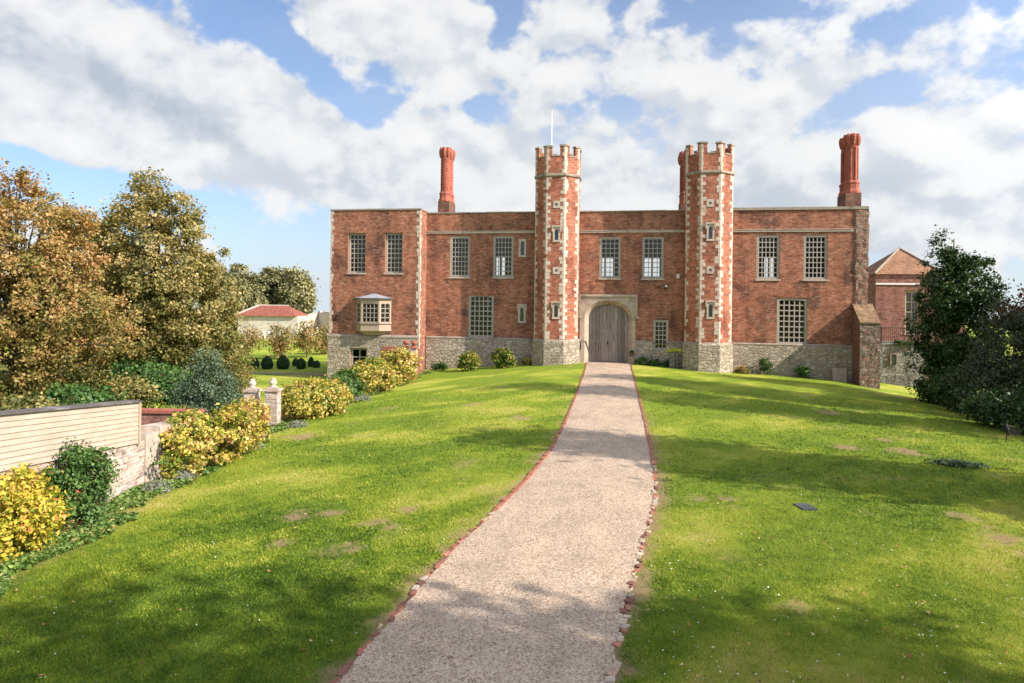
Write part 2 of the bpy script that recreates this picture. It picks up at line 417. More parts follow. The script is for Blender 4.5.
gr = raw('ground', np.stack([GX.ravel(), GY.ravel(), Zg.ravel()], 1), Fg, M_ground,
         attrs={'bare': bare_at(GX, GY).ravel()*(1-garden.ravel()), 'dry': dry_at(GX, GY).ravel(), 'weed': weed_at(GX, GY).ravel()}, smooth=True)
struct(gr)

# gravel drive
def gravel_fn(t, b):
    p = POS(t)
    v = t.new('ShaderNodeTexVoronoi'); t.put(v.inputs['Vector'], p); v.inputs['Scale'].default_value = 75
    v2 = t.new('ShaderNodeTexVoronoi'); t.put(v2.inputs['Vector'], p); v2.inputs['Scale'].default_value = 36
    sp = t.new('ShaderNodeSeparateColor'); t.l.new(v.outputs['Color'], sp.inputs[0])
    sp2 = t.new('ShaderNodeSeparateColor'); t.l.new(v2.outputs['Color'], sp2.inputs[0])
    f = t.m('ADD', t.m('MULTIPLY', sp.outputs[0], .6), t.m('MULTIPLY', sp2.outputs[1], .4))
    col = t.ramp(f, [(0.05, (.13, .08, .055)), (.25, (.37, .25, .165)), (.5, (.54, .40, .28)), (.8, (.67, .52, .38)), (1, (.80, .69, .55))])
    n = t.noise(p, .9, 5, .6); n2 = t.noise(p, 6, 5, .7)
    col = t.mix(.8, col, t.ramp(n, [(.3, .75), (.5, .98), (.7, 1.12)]), 'MULTIPLY')
    n5 = t.noise(t.scl(p, (1.6, .35, 1)), 1.6, 5, .6); col = t.mix(.8, col, t.ramp(n5, [(.3, .82), (.5, 1.0), (.7, 1.08)]), 'MULTIPLY')
    col = t.mix(t.m('MULTIPLY', t.step(n2, .57, .75), t.m('ADD', .15, t.m('MULTIPLY', t.attr('edge'), .8))), col, (.16, .10, .06))
    return col, t.m('ADD', t.m('MULTIPLY', v.outputs['Distance'], -1.5), t.m('MULTIPLY', v2.outputs['Distance'], -1)), .012
M_gravel = material('pinkish gravel', gravel_fn, .9, .15)
yy = np.arange(-50, .21, .25); K = 14
Vp = []; ed = []
for y in yy:
    a, b_ = float(pl(y)), float(pr(y))
    for k in range(K+1):
        f = k/K; x = a+(b_-a)*f; Vp.append((x, y, hz(x, y)+.006+.035*(1-(2*f-1)**2)+(vnoise(x*3, y*3)-.5)*.012)); ed.append(abs(2*f-1)**5)
Ip = np.arange(len(yy)*(K+1)).reshape(len(yy), K+1)
Fp = np.stack([Ip[:-1, :-1], Ip[:-1, 1:], Ip[1:, 1:], Ip[1:, :-1]], -1).reshape(-1, 4)
struct(raw('path', np.array(Vp, float), Fp, M_gravel, attrs={'edge': ed}, smooth=True))
# doorstep paving
gp = MB()
for a, b_ in [((236, 377), (240, 383)), ]: pass
pts = [(-34, .4), (-27, 0.9), (-24, 1.3), (-20.6, 1.2)]
for (xa, ya), (xb, yb) in zip(pts[:-1], pts[1:]):
    gp.add([(xa, ya-.6, hz(xa, ya)+.02), (xb, yb-.6, hz(xb, yb)+.02), (xb, yb+.6, hz(xb, yb+.6)+.02), (xa, ya+.6, hz(xa, ya+.6)+.02)], [(0, 1, 2, 3)])
M_soil = stone_mat('trodden earth', (.26, .19, .13), .4, (.16, .12, .08), .5, 5)
struct(gp.build('garden_path', M_soil))

# brick and stone edging of the drive
def edge_fn(t, b):
    col = t.ramp(t.attr('tint'), [(0, (.10, .06, .045)), (.2, (.22, .09, .06)), (.5, (.35, .125, .08)), (.62, (.34, .15, .10)), (.75, (.34, .26, .18)), (1, (.46, .38, .29))])
    n = t.noise(POS(t), 22, 4, .7); col = t.mix(.8, col, t.ramp(n, [(.3, .55), (.5, 1.), (.7, 1.3)]), 'MULTIPLY')
    return col, n, .01
M_edge = material('edging brick and flint', edge_fn, .9, .2)
def edging(fn, side, mixY, label):
    mb = MB(); y = -42.5
    while y < -.3:
        near = y < mixY
        if near and random.random() < .07: y += random.uniform(.03, .12); continue
        L = random.uniform(.08, .2) if near else .215
        w = random.uniform(.05, .09) if near else random.uniform(.06, .08)
        t = (random.choice([.05, .15, .2, .25, .4, .55, .62, .7, .9]) if near else random.uniform(.3, .58))
        if side > 0 and near: t = random.choice([.1, .15, .55, .7, .75, .8, .85, .92])
        x = float(fn(y+L/2))+side*(.03+(random.uniform(-.03, .03) if near else 0))
        ang = -math.atan((float(fn(y+L))-float(fn(y)))/L)+(random.uniform(-.35, .35) if near else random.uniform(-.04, .04))
        z = hz(x, y); h = random.uniform(.0, .03) if near else random.uniform(.02, .05)
        mb.box(x-w/2, x+w/2, y, y+L, z-.06, z+h, tint=t, rz=ang, j=.014 if near else .004)
        y += L+.012
    return tag(mb.build('path_edging', M_edge, org=(float(fn(-20)), -20, 0)), label, 'edging')
edging(pl, -1, -34, 'red brick edging along the left side of the gravel drive')
edging(pr, 1, -29.5, 'brick and pale flint edging along the right side of the gravel drive')

# ------------------------------------------------------------ grass blades, daisies, leaves
def blades(name, n, v0, v1, power, seed, hgt, wid):
    rng = np.random.default_rng(seed)
    q = rng.random(n); e = 1-power; v = (v0**e+(v1**e-v0**e)*q)**(1/e)
    u = rng.uniform(-.78, .78, n)*v
    X = CAM[0]+R0[0]*u+FW[0]*v; Y = CAM[1]+R0[1]*u+FW[1]*v
    b = bare_at(X, Y); wd = weed_at(X, Y)
    ok = ((X < pl(Y)-.07) | (X > pr(Y)+.07)) & (X > bx(Y)+.5) & (X < 20) & (rng.random(n) > b*1.15) & (Y < -3)
    X, Y, v, wd, b = X[ok], Y[ok], v[ok], wd[ok], b[ok]; n = len(X)
    Z = H(X, Y)
    sc = (v/9)**.55; h = hgt*sc*rng.uniform(.5, 1.3, n)*(1-.3*wd); w = wid*sc*(v/9)**.3*rng.uniform(.7, 1.3, n)*(1+1.6*wd)
    a = rng.uniform(0, 6.283, n); l = rng.normal(size=(n, 2))*.55*h[:, None]
    B = np.stack([X, Y, Z], 1); D = np.stack([np.cos(a), np.sin(a), 0*a], 1)*w[:, None]*.5
    T = B+np.stack([l[:, 0], l[:, 1], h], 1)
    V = np.stack([B-D, B+D, T], 1).reshape(-1, 3); F = np.arange(3*n).reshape(n, 3)
    t = .38+.42*dry_at(X, Y)-.2*wd+rng.normal(size=n)*.16+(fbm(X, Y, 4.5, 3)-.5)*.75
    o = raw(name, V, F, M_blade, attrs={'tint': np.repeat(np.clip(t, 0, 1), 3)})
    return o
def blade_fn(t, b):
    col = t.ramp(t.attr('tint'), GRASS); t.put(b.inputs['Base Color'], col)
    tr = t.new('ShaderNodeBsdfTranslucent'); t.put(tr.inputs[0], col)
    mx = t.new('ShaderNodeMixShader'); mx.inputs[0].default_value = .35
    t.l.new(b.outputs[0], mx.inputs[1]); t.l.new(tr.outputs[0], mx.inputs[2]); t.l.new(mx.outputs[0], t.n['Material Output'].inputs[0])
M_blade = material('grass blade', blade_fn, .6, .2)
stuff(blades('grass', 420000, 6.5, 34, 2.1, 3, .034, .0085))
def scatter(name, n, fn, mat, seed, v0=7, v1=45, power=1.6, xr=(-9.5, 17)):
    rng = np.random.default_rng(seed); e = 1-power; q = rng.random(n)
    v = (v0**e+(v1**e-v0**e)*q)**(1/e); u = rng.uniform(-.78, .78, n)*v
    X = CAM[0]+R0[0]*u+FW[0]*v; Y = CAM[1]+R0[1]*u+FW[1]*v
    ok = (X > bx(Y)+.4) & (X < xr[1]) & (Y < -1) & fn(X, Y, rng); X, Y = X[ok], Y[ok]; n = len(X)
    return X, Y, H(X, Y), rng, n
offp = lambda X, Y: (X < pl(Y)-.05) | (X > pr(Y)+.05)
X, Y, Z, rng, n = scatter('d', 1700, lambda X, Y, r: offp(X, Y) & (r.random(len(X)) < np.where(X > 2, .8, .25)), None, 21, power=1.2)
V, F = leaf_geo(np.stack([X, Y, Z+.035], 1), rng.normal(size=(n, 3))*.2+np.array([0, 0, 1]), rng.uniform(.016, .034, n), rng.uniform(.014, .03, n), rng, 0)
M_daisy = stone_mat('daisy petals', (.6, .58, .5), .05)
stuff(raw('daisies', V, F, M_daisy), 'tiny white daisies scattered over the mown lawn', 'flowers')
X, Y, Z, rng, n = scatter('l', 520, lambda X, Y, r: (r.random(len(X)) < np.where(X > 2, 1, .25)) & (offp(X, Y) | (r.random(len(X)) < .25)), None, 33, power=2.0, v1=34)
V, F = leaf_geo(np.stack([X, Y, Z+.045], 1), rng.normal(size=(n, 3))*.35+np.array([0, 0, 1]), rng.uniform(.03, .075, n), rng.uniform(.025, .055, n), rng, .3)
M_fall = tint_mat('fallen leaf', [(0, (.10, .04, .02)), (.4, (.30, .11, .04)), (.75, (.48, .22, .09)), (1, (.58, .42, .22))], .7, .1)
stuff(raw('fallen_leaves', V, F, M_fall, attrs={'tint': np.repeat(rng.random(n), 4)}), 'dry brown leaves scattered over lawn and drive', 'leaves')
# loose stones on the drive
rng = np.random.default_rng(9); n = 26000
v = 6.8*(24/6.8)**rng.random(n); Yp = CAM[1]+v; Xp = pl(Yp)+(pr(Yp)-pl(Yp))*rng.random(n)
f_ = (Xp-pl(Yp))/(pr(Yp)-pl(Yp)); Zp = H(Xp, Yp)+.008+.035*(1-(2*f_-1)**2)
s_ = rng.uniform(.004, .010, n)*(v/9)**.3
T4 = np.array([(1, 0, -.3), (-.5, .87, -.3), (-.5, -.87, -.3), (0, 0, .7)])
ang = rng.uniform(0, 6.28, n); ca, sa = np.cos(ang)[:, None], np.sin(ang)[:, None]
TX = T4[None, :, 0]*ca-T4[None, :, 1]*sa; TY = T4[None, :, 0]*sa+T4[None, :, 1]*ca
V = np.stack([Xp[:, None]+TX*s_[:, None], Yp[:, None]+TY*s_[:, None], Zp[:, None]+T4[None, :, 2]*s_[:, None]+0*TX], -1).reshape(-1, 3)
base = np.arange(n)[:, None, None]*4; F = (base+np.array([(0, 1, 3), (1, 2, 3), (2, 0, 3)])[None]).reshape(-1, 3)
M_peb = tint_mat('loose gravel stone', [(0, (.24, .165, .11)), (.4, (.42, .31, .215)), (.75, (.54, .43, .32)), (1, (.66, .58, .47))], .85, 0)
stuff(raw('loose_gravel', V, F, M_peb, attrs={'tint': np.repeat(rng.random(n), 4)}))

# ------------------------------------------------------------ the gatehouse
GH = empty('gatehouse', (0, 0, 0))
tag(GH, 'long red brick Tudor gatehouse with two battlemented octagonal turrets and a grey oak gate', 'gatehouse')
def wall_holes(mb, x0, x1, z0, z1, y0, y1, holes, mi=0):
    xs_ = sorted(set([x0, x1]+[h[0] for h in holes]+[h[1] for h in holes])); zs = sorted(set([z0, z1]+[h[2] for h in holes]+[h[3] for h in holes]))
    xs_ = [x for x in xs_ if x0 <= x <= x1]; zs = [z for z in zs if z0 <= z <= z1]
    inh = lambda x, z: any(h[0] < x < h[1] and h[2] < z < h[3] for h in holes)
    for a, b in zip(xs_[:-1], xs_[1:]):
        for c, d in zip(zs[:-1], zs[1:]):
            if inh((a+b)/2, (c+d)/2): continue
            mb.add([(a, y0, c), (b, y0, c), (b, y0, d), (a, y0, d)], [(0, 1, 2, 3)], mi)
            mb.add([(a, y1, c), (b, y1, c), (b, y1, d), (a, y1, d)], [(3, 2, 1, 0)], mi)
    for h in holes:
        a, b, c, d = h[:4]; a = max(a, x0); b = min(b, x1); c_ = max(c, z0); d_ = min(d, z1)
        if a >= b or c_ >= d_: continue
        mb.add([(a, y0, c_), (a, y1, c_), (a, y1, d_), (a, y0, d_)], [(3, 2, 1, 0)], mi)
        mb.add([(b, y0, c_), (b, y1, c_), (b, y1, d_), (b, y0, d_)], [(0, 1, 2, 3)], mi)
        if c >= z0: mb.add([(a, y0, c_), (b, y0, c_), (b, y1, c_), (a, y1, c_)], [(3, 2, 1, 0)], mi)
        if d <= z1: mb.add([(a, y0, d_), (b, y0, d_), (b, y1, d_), (a, y1, d_)], [(0, 1, 2, 3)], mi)
    mb.add([(x0, y0, z0), (x0, y1, z0), (x0, y1, z1), (x0, y0, z1)], [(3, 2, 1, 0)], mi)
    mb.add([(x1, y0, z0), (x1, y1, z0), (x1, y1, z1), (x1, y0, z1)], [(0, 1, 2, 3)], mi)
    mb.add([(x0, y0, z1), (x1, y0, z1), (x1, y1, z1), (x0, y1, z1)], [(0, 1, 2, 3)], mi)
    return mb
# name: x0,x1,z0,z1,cols,rows,arch,frame material
UPW = [(-10.92, -9.5, 5.68, 8.52, 5, 8), (-7.86, -6.44, 5.68, 8.52, 5, 8), (-.6, .8, 5.66, 8.42, 4, 8), (2.2, 3.6, 5.66, 8.42, 4, 8), (9.44, 10.86, 5.66, 8.5, 5, 8), (12.3, 13.74, 5.66, 8.5, 5, 8)]
LOW = [(-9.56, -7.76, 1.52, 4.4, 5, 8), (2.98, 3.96, .95, 2.94, 3, 6), (10.73, 12.58, 1.5, 4.44, 5, 8)]
DOORH = (-1.87, 1.82, -.2, 4.5)
mb = MB()
wall_holes(mb, -12.6, 16.1, -2.2, 10.1, 0, .65, [w[:4] for w in UPW+LOW]+[DOORH])
mb.box(-12.6, -12.0, .66, 7, -2.2, 10.1); mb.box(15.5, 16.1, .66, 7, -2.2, 10.1)
mb.build('wall', M_brick, GH)
# interior: back wall with two-light windows, floor, ceiling, cross walls
BW = [(-.80, .08), (2.44, 3.57), (-9.12, -8.3), (11.13, 11.9), (-5.5, -4.7), (6.2, 7.0)]
mb = MB(); bh = []
for a, b in BW:
    m = a+(b-a)*(.3 if a == -.8 else .5); bh += [(a, m-.05, 6.07, 7.55), (m+.05, b, 6.07, 7.55)]
wall_holes(mb, -12.0, 15.5, -2.2, 10.0, 7, 7.5, bh)
mb.build('back_wall', M_brick, GH)
mb = MB()
for a, b, c, d in bh:   # arched heads in the lights of the back wall
    r = (b-a)/2; cx = (a+b)/2
    arc = [(cx+r*math.cos(t), d-.22+.22*math.sin(t)) for t in np.linspace(0, math.pi, 9)]
    mb.prismY([(b, d+.01)]+[(b, d-.22)]+arc[1:5]+[(cx, d+.01)], 7.1, 7.35); mb.prismY([(cx, d+.01)]+arc[4:9]+[(a, d+.01)], 7.1, 7.35)
mb.build('window_head', M_stone, GH)
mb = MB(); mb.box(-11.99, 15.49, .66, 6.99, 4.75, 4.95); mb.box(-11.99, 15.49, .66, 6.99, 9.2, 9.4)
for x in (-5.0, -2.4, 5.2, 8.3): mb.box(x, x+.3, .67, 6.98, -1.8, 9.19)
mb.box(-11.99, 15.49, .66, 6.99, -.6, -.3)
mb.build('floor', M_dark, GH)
# plinth
mb = MB(); PH = [(LOW[1][0]-.0, LOW[1][1], .95, 9), DOORH]
wall_holes(mb, -12.55, 15.3, -2.2, 1.44, -.09, .05, [(2.98, 3.96, .95, 5), (-1.87, 1.82, -.3, 5)])
mb.build('plinth', M_rag, GH)
mb = MB()
for a, b in [(-12.55, -1.87), (1.82, 2.97), (3.97, 15.3)]:
    x = a
    while x < b-.05:
        L = min(random.uniform(.5, 1.1), b-x); mb.add([(x, -.11, 1.44), (x+L-.01, -.11, 1.44), (x+L-.01, -.11, 1.50), (x, -.11, 1.50), (x, .002, 1.56), (x+L-.01, .002, 1.56), (x, .002, 1.44), (x+L-.01, .002, 1.44)], [(0, 1, 2, 3), (3, 2, 5, 4), (0, 3, 4, 6), (1, 7, 5, 2)]); x += L
mb.build('plinth_course', M_coping, GH)
def band(name, x0, x1, y, z0, z1, proj, mat, step=1.2, j=.01, ydep=.1):
    m = MB(); x = x0
    while x < x1-.05:
        L = min(random.uniform(step*.6, step*1.2), x1-x)
        if x1-(x+L) < .2: L = x1-x
        dz = random.uniform(-j, j); m.box(x, x+L-.006, y-proj+random.uniform(-j, j)*.5, y+ydep, z0, z1+dz); x += L
    return m.build(name, mat, GH)
band('string_course', -12.55, 15.25, 0, 8.70, 8.83, .07, M_stone, 3., .004)
band('string_course', -12.55, 15.25, 0, 8.835, 8.87, .11, M_stone, 3., .003)
band('coping', -12.6, -4.85, .0, 10.1, 10.17, .05, M_coping, 1.0, .012, .7)
band('coping', -1.95, 4.95, .0, 10.1, 10.17, .05, M_coping, 1.0, .02, .7)
band('coping', 7.9, 16.14, .0, 10.1, 10.27, .08, M_coping, 1.3, .006, .72)
# broken wall end
def rough_sheet(name, x0, x1, z0, z1, y, amp, mat, nxs=9, nzs=110, xr=.06, parent=GH):
    V = []; 
    for k in range(nzs+1):
        z = z0+(z1-z0)*k/nzs
        xl = x0+(vnoise(z*3.1, 4.2)-.5)*2*xr; xr_ = x1+(vnoise(z*4.3, 9.7)-.5)*2*.05
        for i in range(nxs+1):
            f = i/nxs; x = xl+(xr_-xl)*f; e = min(1, 6*min(f, 1)) if i else 0
            V.append((x, y-amp*(.25+float(fbm(x, z, 4.5, 3)))*(0 if i == 0 else 1), z))
    m = MB(); F = []
    for k in range(nzs):
        for i in range(nxs): a = k*(nxs+1)+i; F.append((a, a+1, a+nxs+2, a+nxs+1))
    r = [k*(nxs+1)+nxs for k in range(nzs+1)]; n0 = len(V)
    for k in r: V.append((V[k][0], y+.6, V[k][2]))
    for k in range(nzs): F.append((r[k], n0+k, n0+k+1, r[k+1]))
    m.add(V, F); return m.build(name, mat, parent)
rough_sheet('broken_wall_end', 15.3, 16.14, -1.6, 10.08, -.0, .09, M_ragbrick)

# windows
def window(x0, x1, z0, z1, Y, cols, rows, mat, arch=0., fw=.13, bar=.042, depth=.1, sill=True, name='window', parent=GH, barmat=None, label=None):
    yf = Y+depth-.06 if depth < .15 else Y+depth
    m = MB()
    zt = z1
    m.box(x0, x0+fw, yf, yf+.14, z0, zt); m.box(x1-fw, x1, yf, yf+.14, z0, zt)
    m.box(x0+fw, x1-fw, yf, yf+.14, z0, z0+fw*.8)
    if arch:
        n = 10; top = [(x0+(x1-x0)*k/n, zt+arch*(1-(2*k/n-1)**2)) for k in range(n+1)]
        bot = [(x0+fw+(x1-x0-2*fw)*k/n, zt-fw+arch*(1-(2*k/n-1)**2)) for k in range(n+1)]
        for k in range(n):
            m.prismY([bot[k], bot[k+1], top[k+1], top[k]], yf-.003, yf+.143)
    else: m.box(x0+fw, x1-fw, yf, yf+.14, zt-fw, zt)
    w = m.build(name, mat, parent)
    if label: w['label'] = label
    ix0, ix1, iz0, iz1 = x0+fw, x1-fw, z0+fw*.8, zt-fw+arch
    g = MB(); yb = yf+.045
    zm = (iz0+iz1)/2
    g.box(ix0+.0, ix0+.035, yb-.012, yb+.05, iz0, iz1); g.box(ix1-.035, ix1, yb-.012, yb+.05, iz0, iz1)
    g.box(ix0, ix1, yb-.017, yb+.053, zm-.035, zm+.035); g.box(ix0, ix1, yb-.014, yb+.052, iz0, iz0+.05); g.box(ix0, ix1, yb-.014, yb+.052, iz1-.045, iz1)
    for i in range(1, cols): x = ix0+(ix1-ix0)*i/cols; g.box(x-bar/2, x+bar/2, yb, yb+.04, iz0, iz1)
    for i in range(1, rows):
        z = iz0+(iz1-iz0)*i/rows
        if abs(z-zm) > .06: g.box(ix0, ix1, yb-.003, yb+.037, z-bar/2, z+bar/2)
    g.build('glazing_bars', barmat or mat, w)
    p = MB(); p.add([(ix0, yb+.02, iz0), (ix1, yb+.02, iz0), (ix1, yb+.02, iz1), (ix0, yb+.02, iz1)], [(0, 1, 2, 3)]); p.build('pane', M_glass, w)
    if sill: s = MB(); s.box(x0-.06, x1+.06, Y-.07, yf+.05, z0-.09, z0-.003); s.build('sill', M_stone, w)
    return w
for i, w in enumerate(UPW): window(*w[:4], 0, w[4], w[5], M_frame, bar=.05 if i < 4 else .055, barmat=M_frame if i < 4 else M_framepale)
window(*LOW[0][:4], 0, 5, 8, M_frame, .12, .14, .062, barmat=M_framepale)
window(*LOW[1][:4], 0, 3, 6, M_framepale, 0, .12, .055, barmat=M_framepale)
window(*LOW[2][:4], 0, 5, 8, M_framepale, .05, .14, .07, barmat=M_framepale)
# brick flat arches over lower windows
for x0, x1, z in [(-9.7, -7.62, 4.53), (10.6, 12.75, 4.5)]:
    mb = MB(); n = 24
    for k in range(n):
        a = x0+(x1-x0)*k/n; f = 2*(k+.5)/n-1; dz = .1*(1-f*f) if x0 < 0 else .03*(1-f*f); sk = f*.07
        mb.prismY([(a+.004, z-.02+dz), (a+(x1-x0)/n-.004, z-.02+dz), (a+(x1-x0)/n-.004+sk, z+.2+dz), (a+.004+sk, z+.2+dz)], -.012, .02, tint=random.random())
    mb.build('window_arch', M_brick_tur, GH)

# door
def arch_z(t, sp, ap): return sp+(ap-sp)*max(0., 1-abs(t)**2.3)**.5
AX0, AX1, SP, AP = -1.28, 1.35, 2.95, 3.93
cx = (AX0+AX1)/2; hw = (AX1-AX0)/2
def arc_pts(grow, n=24, base=-.25):
    P = [(cx-hw-grow, base)]
    P += [(cx+(hw+grow)*t, arch_z(t, SP, AP+grow)) for t in -np.cos(np.linspace(0, math.pi, n+1))]
    P += [(cx+hw+grow, base)]; return P
m = MB(); A = arc_pts(.26); Bq = arc_pts(0); ox0, ox1, oz = -1.87, 1.82, 4.44
def outer(p):
    if p[1] < SP+.01: return (ox0 if p[0] < cx else ox1, p[1])
    t = (p[0]-cx)/(hw+.26); return (min(max(cx+(ox1-ox0)/2*t*1.25, ox0), ox1), min(oz, SP+(oz-SP)*min(1, (1-abs(t))*5))) if abs(t) < .999 else (ox0 if t < 0 else ox1, p[1])
O = [outer(p) for p in A]
for k in range(len(A)-1):
    m.add([(O[k][0], -.07, O[k][1]), (O[k+1][0], -.07, O[k+1][1]), (A[k+1][0], -.07, A[k+1][1]), (A[k][0], -.07, A[k][1])], [(0, 1, 2, 3), (3, 2, 1, 0)][:1])
    m.add([(A[k][0], -.07, A[k][1]), (A[k+1][0], -.07, A[k+1][1]), (A[k+1][0]*.0+(A[k+1][0]*.5+Bq[k+1][0]*.5), .06, (A[k+1][1]+Bq[k+1][1])/2), ((A[k][0]+Bq[k][0])/2, .06, (A[k][1]+Bq[k][1])/2)], [(0, 1, 2, 3)])
    m.add([((A[k][0]+Bq[k][0])/2, .06, (A[k][1]+Bq[k][1])/2), ((A[k+1][0]+Bq[k+1][0])/2, .06, (A[k+1][1]+Bq[k+1][1])/2), (Bq[k+1][0], .26, Bq[k+1][1]), (Bq[k][0], .26, Bq[k][1])], [(0, 1, 2, 3)])
    m.add([(Bq[k][0], .26, Bq[k][1]), (Bq[k+1][0], .26, Bq[k+1][1]), (Bq[k+1][0], .5, Bq[k+1][1]), (Bq[k][0], .5, Bq[k][1])], [(0, 1, 2, 3)])
m.box(ox0, ox0+.01, -.068, .1, -.25, oz); m.box(ox1-.01, ox1, -.068, .1, -.25, oz)
sur = m.build('door_surround', M_surround, GH)
m = MB(); m.box(ox0-.05, ox1+.1, -.16, .02, oz, oz+.14); m.box(ox1-.02, ox1+.12, -.155, .02, 3.15, oz-.003); m.box(ox0-.06, ox0+.05, -.155, .02, 3.15, oz-.003)
m.box(ox1-.02, ox1+.24, -.17, .02, 3.0, 3.147); m.box(ox0-.12, ox0+.05, -.165, .02, 3.0, 3.147)
m.build('hood_mould', M_surround, sur)
m = MB(); n = 11
for k in range(n):
    a = AX0-.02+(AX1-AX0+.04)*k/n; b = AX0-.02+(AX1-AX0+.04)*(k+1)/n-.018
    za, zb = arch_z((a-cx)/hw, SP, AP)+.03, arch_z((b-cx)/hw, SP, AP)+.03
    o = random.uniform(-.012, .012)
    m.prismY([(a, .03), (b, .03), (b, zb), (a, za)], .36+o, .44, tint=random.random())
m.box(AX0, AX1, .45, .5, 0, 3.8, tint=0)
dr = m.build('door', M_wood, GH)
m = MB(); x = -.42
for k in range(4): m.box(x, x+.225, .325, .358, .10, 2.25+random.uniform(-.01, .01), tint=random.uniform(.4, 1)); x += .235
w_ = m.build('wicket_door', M_wood, dr)
m = MB(); m.box(-.05, .03, .30, .32, 1.25, 1.45); m.tube([(0, .3, 1.2), (.05, .27, 1.14), (0, .3, 1.08)], [.012]*3, 6)
m.build('door_handle', M_iron, dr)
m = MB(); m.box(-1.5, 1.6, -.5, .55, -.12, .03, j=.01); m.build('doorstep', M_surround, GH)
m = MB(); m.box(-2.2, -1.9, -.42, -.12, -.2, .42, j=.02); m.build('guard_stone', M_surround, GH)
m = MB(); m.box(1.38, 1.78, -.42, -.1, -.2, .5, j=.02); m.build('guard_stone', M_surround, GH)

# turrets
def octo(cx, cy, ap, k0=22.5):
    R = ap/math.cos(math.radians(22.5)); return [(cx+R*math.cos(math.radians(k0+45*k)), cy+R*math.sin(math.radians(k0+45*k))) for k in range(8)]
def corner_quoin(m, V, d1, d2, n1, n2, z0, z1, l1, l2, eps=.014, ins=.05):
    V = np.array(V, float); d1 = np.array(d1); d2 = np.array(d2); n1 = np.array(n1); n2 = np.array(n2)
    det = n1[0]*n2[1]-n1[1]*n2[0]; Vo = V+np.array([(eps*n2[1]-eps*n1[1])/det, (n1[0]*eps-n2[0]*eps)/det])
    P = [V+d1*l1-n1*ins, V+d1*l1+n1*eps, Vo, V+d2*l2+n2*eps, V+d2*l2-n2*ins, V-(n1+n2)*ins]
    a = sum(P[i][0]*P[(i+1) % 6][1]-P[(i+1) % 6][0]*P[i][1] for i in range(6))
    if a < 0: P = P[::-1]
    m.prism([tuple(p) for p in P], z0, z1)
def quoins(m, V, dirs, norms, z0, z1, lo, hi, hh=.235, skip=.0, rs=None, eps=.014):
    z = z0; k = 0; rs = rs or random
    while z < z1-.08:
        h = min(rs.uniform(hh*.85, hh*1.2), z1-z)
        if rs.random() > skip:
            a = rs.uniform(hi*.75, hi*1.1) if k % 2 == 0 else rs.uniform(lo*.6, lo*1.2); b = rs.uniform(lo*.6, lo*1.2) if k % 2 == 0 else rs.uniform(hi*.75, hi*1.1)
            if rs.random() < .18: a, b = b, a
            corner_quoin(m, V, dirs[0], dirs[1], norms[0], norms[1], z+.008, z+h-.008, a, b, eps+rs.uniform(-.004, .006))
        z += h; k += 1
def slit(px, y, z0, z1, w=.5, small=False, mould=True, parent=None, label=None):
    """stone framed slit window standing slightly proud of a face at Y=y"""
    m = MB(); x0, x1 = px-w/2, px+w/2; ow = .25 if not small else .15
    if small:
        m.box(x0, x1, y-.03, y+.06, z0, z0+(z1-z0-ow)/2); m.box(x0, x1, y-.03, y+.06, z1-(z1-z0-ow)/2, z1)
        m.box(x0, px-ow/2, y-.028, y+.06, z0+.01, z1-.01); m.box(px+ow/2, x1, y-.028, y+.06, z0+.01, z1-.01)
        m.box(px-ow/2, px+ow/2, y-.004, y+.03, z0+.05, z1-.05, mi=1)
    else:
        b = .16; zi0, zi1 = z0+b*.8, z1-b*1.1
        arc = [(px+ow/2*math.cos(t), zi1-.12+.15*math.sin(t)) for t in np.linspace(0, math.pi, 9)]
        m.box(x0, x1, y-.05, y+.06, z0, zi0); m.box(x0+.02, px-ow/2, y-.045, y+.06, zi0, zi1-.12); m.box(px+ow/2, x1-.02, y-.045, y+.06, zi0, zi1-.12)
        m.prismY([(px+ow/2+.001, zi1-.12)]+[(x1-.02, zi1-.12), (x1-.02, z1), (px, z1)]+arc[4:0:-1][0:4], y-.045, y+.06)
        m.prismY([(x0+.02, z1), (x0+.02, zi1-.12)]+arc[8:3:-1]+[(px, z1)], y-.045, y+.06)
        m.box(px-ow/2, px+ow/2, y-.008, y+.03, zi0, zi1+.02, mi=1)
        m.box(px-.006, px+.006, y-.016, y+.02, zi0, zi1, mi=2)
        if mould: m.box(x0-.06, x1+.06, y-.11, y+.05, z1, z1+.1); m.box(x0-.06, x0+.02, y-.10, y+.05, z1-.3, z1-.003); m.box(x1-.02, x1+.06, y-.10, y+.05, z1-.3, z1-.003)
    o = m.build('slit_window' if not small else 'loop_hole', [M_stone, M_paneD, M_iron], parent)
    return o
def pane_fn(t, b):
    b.inputs['Metallic'].default_value = 0; b.inputs['Coat Weight'].default_value = .3
    return (.03, .034, .04, 1), None, 0
M_paneD = material('dark leaded glass', pane_fn, .12, .6)
TSL = {}
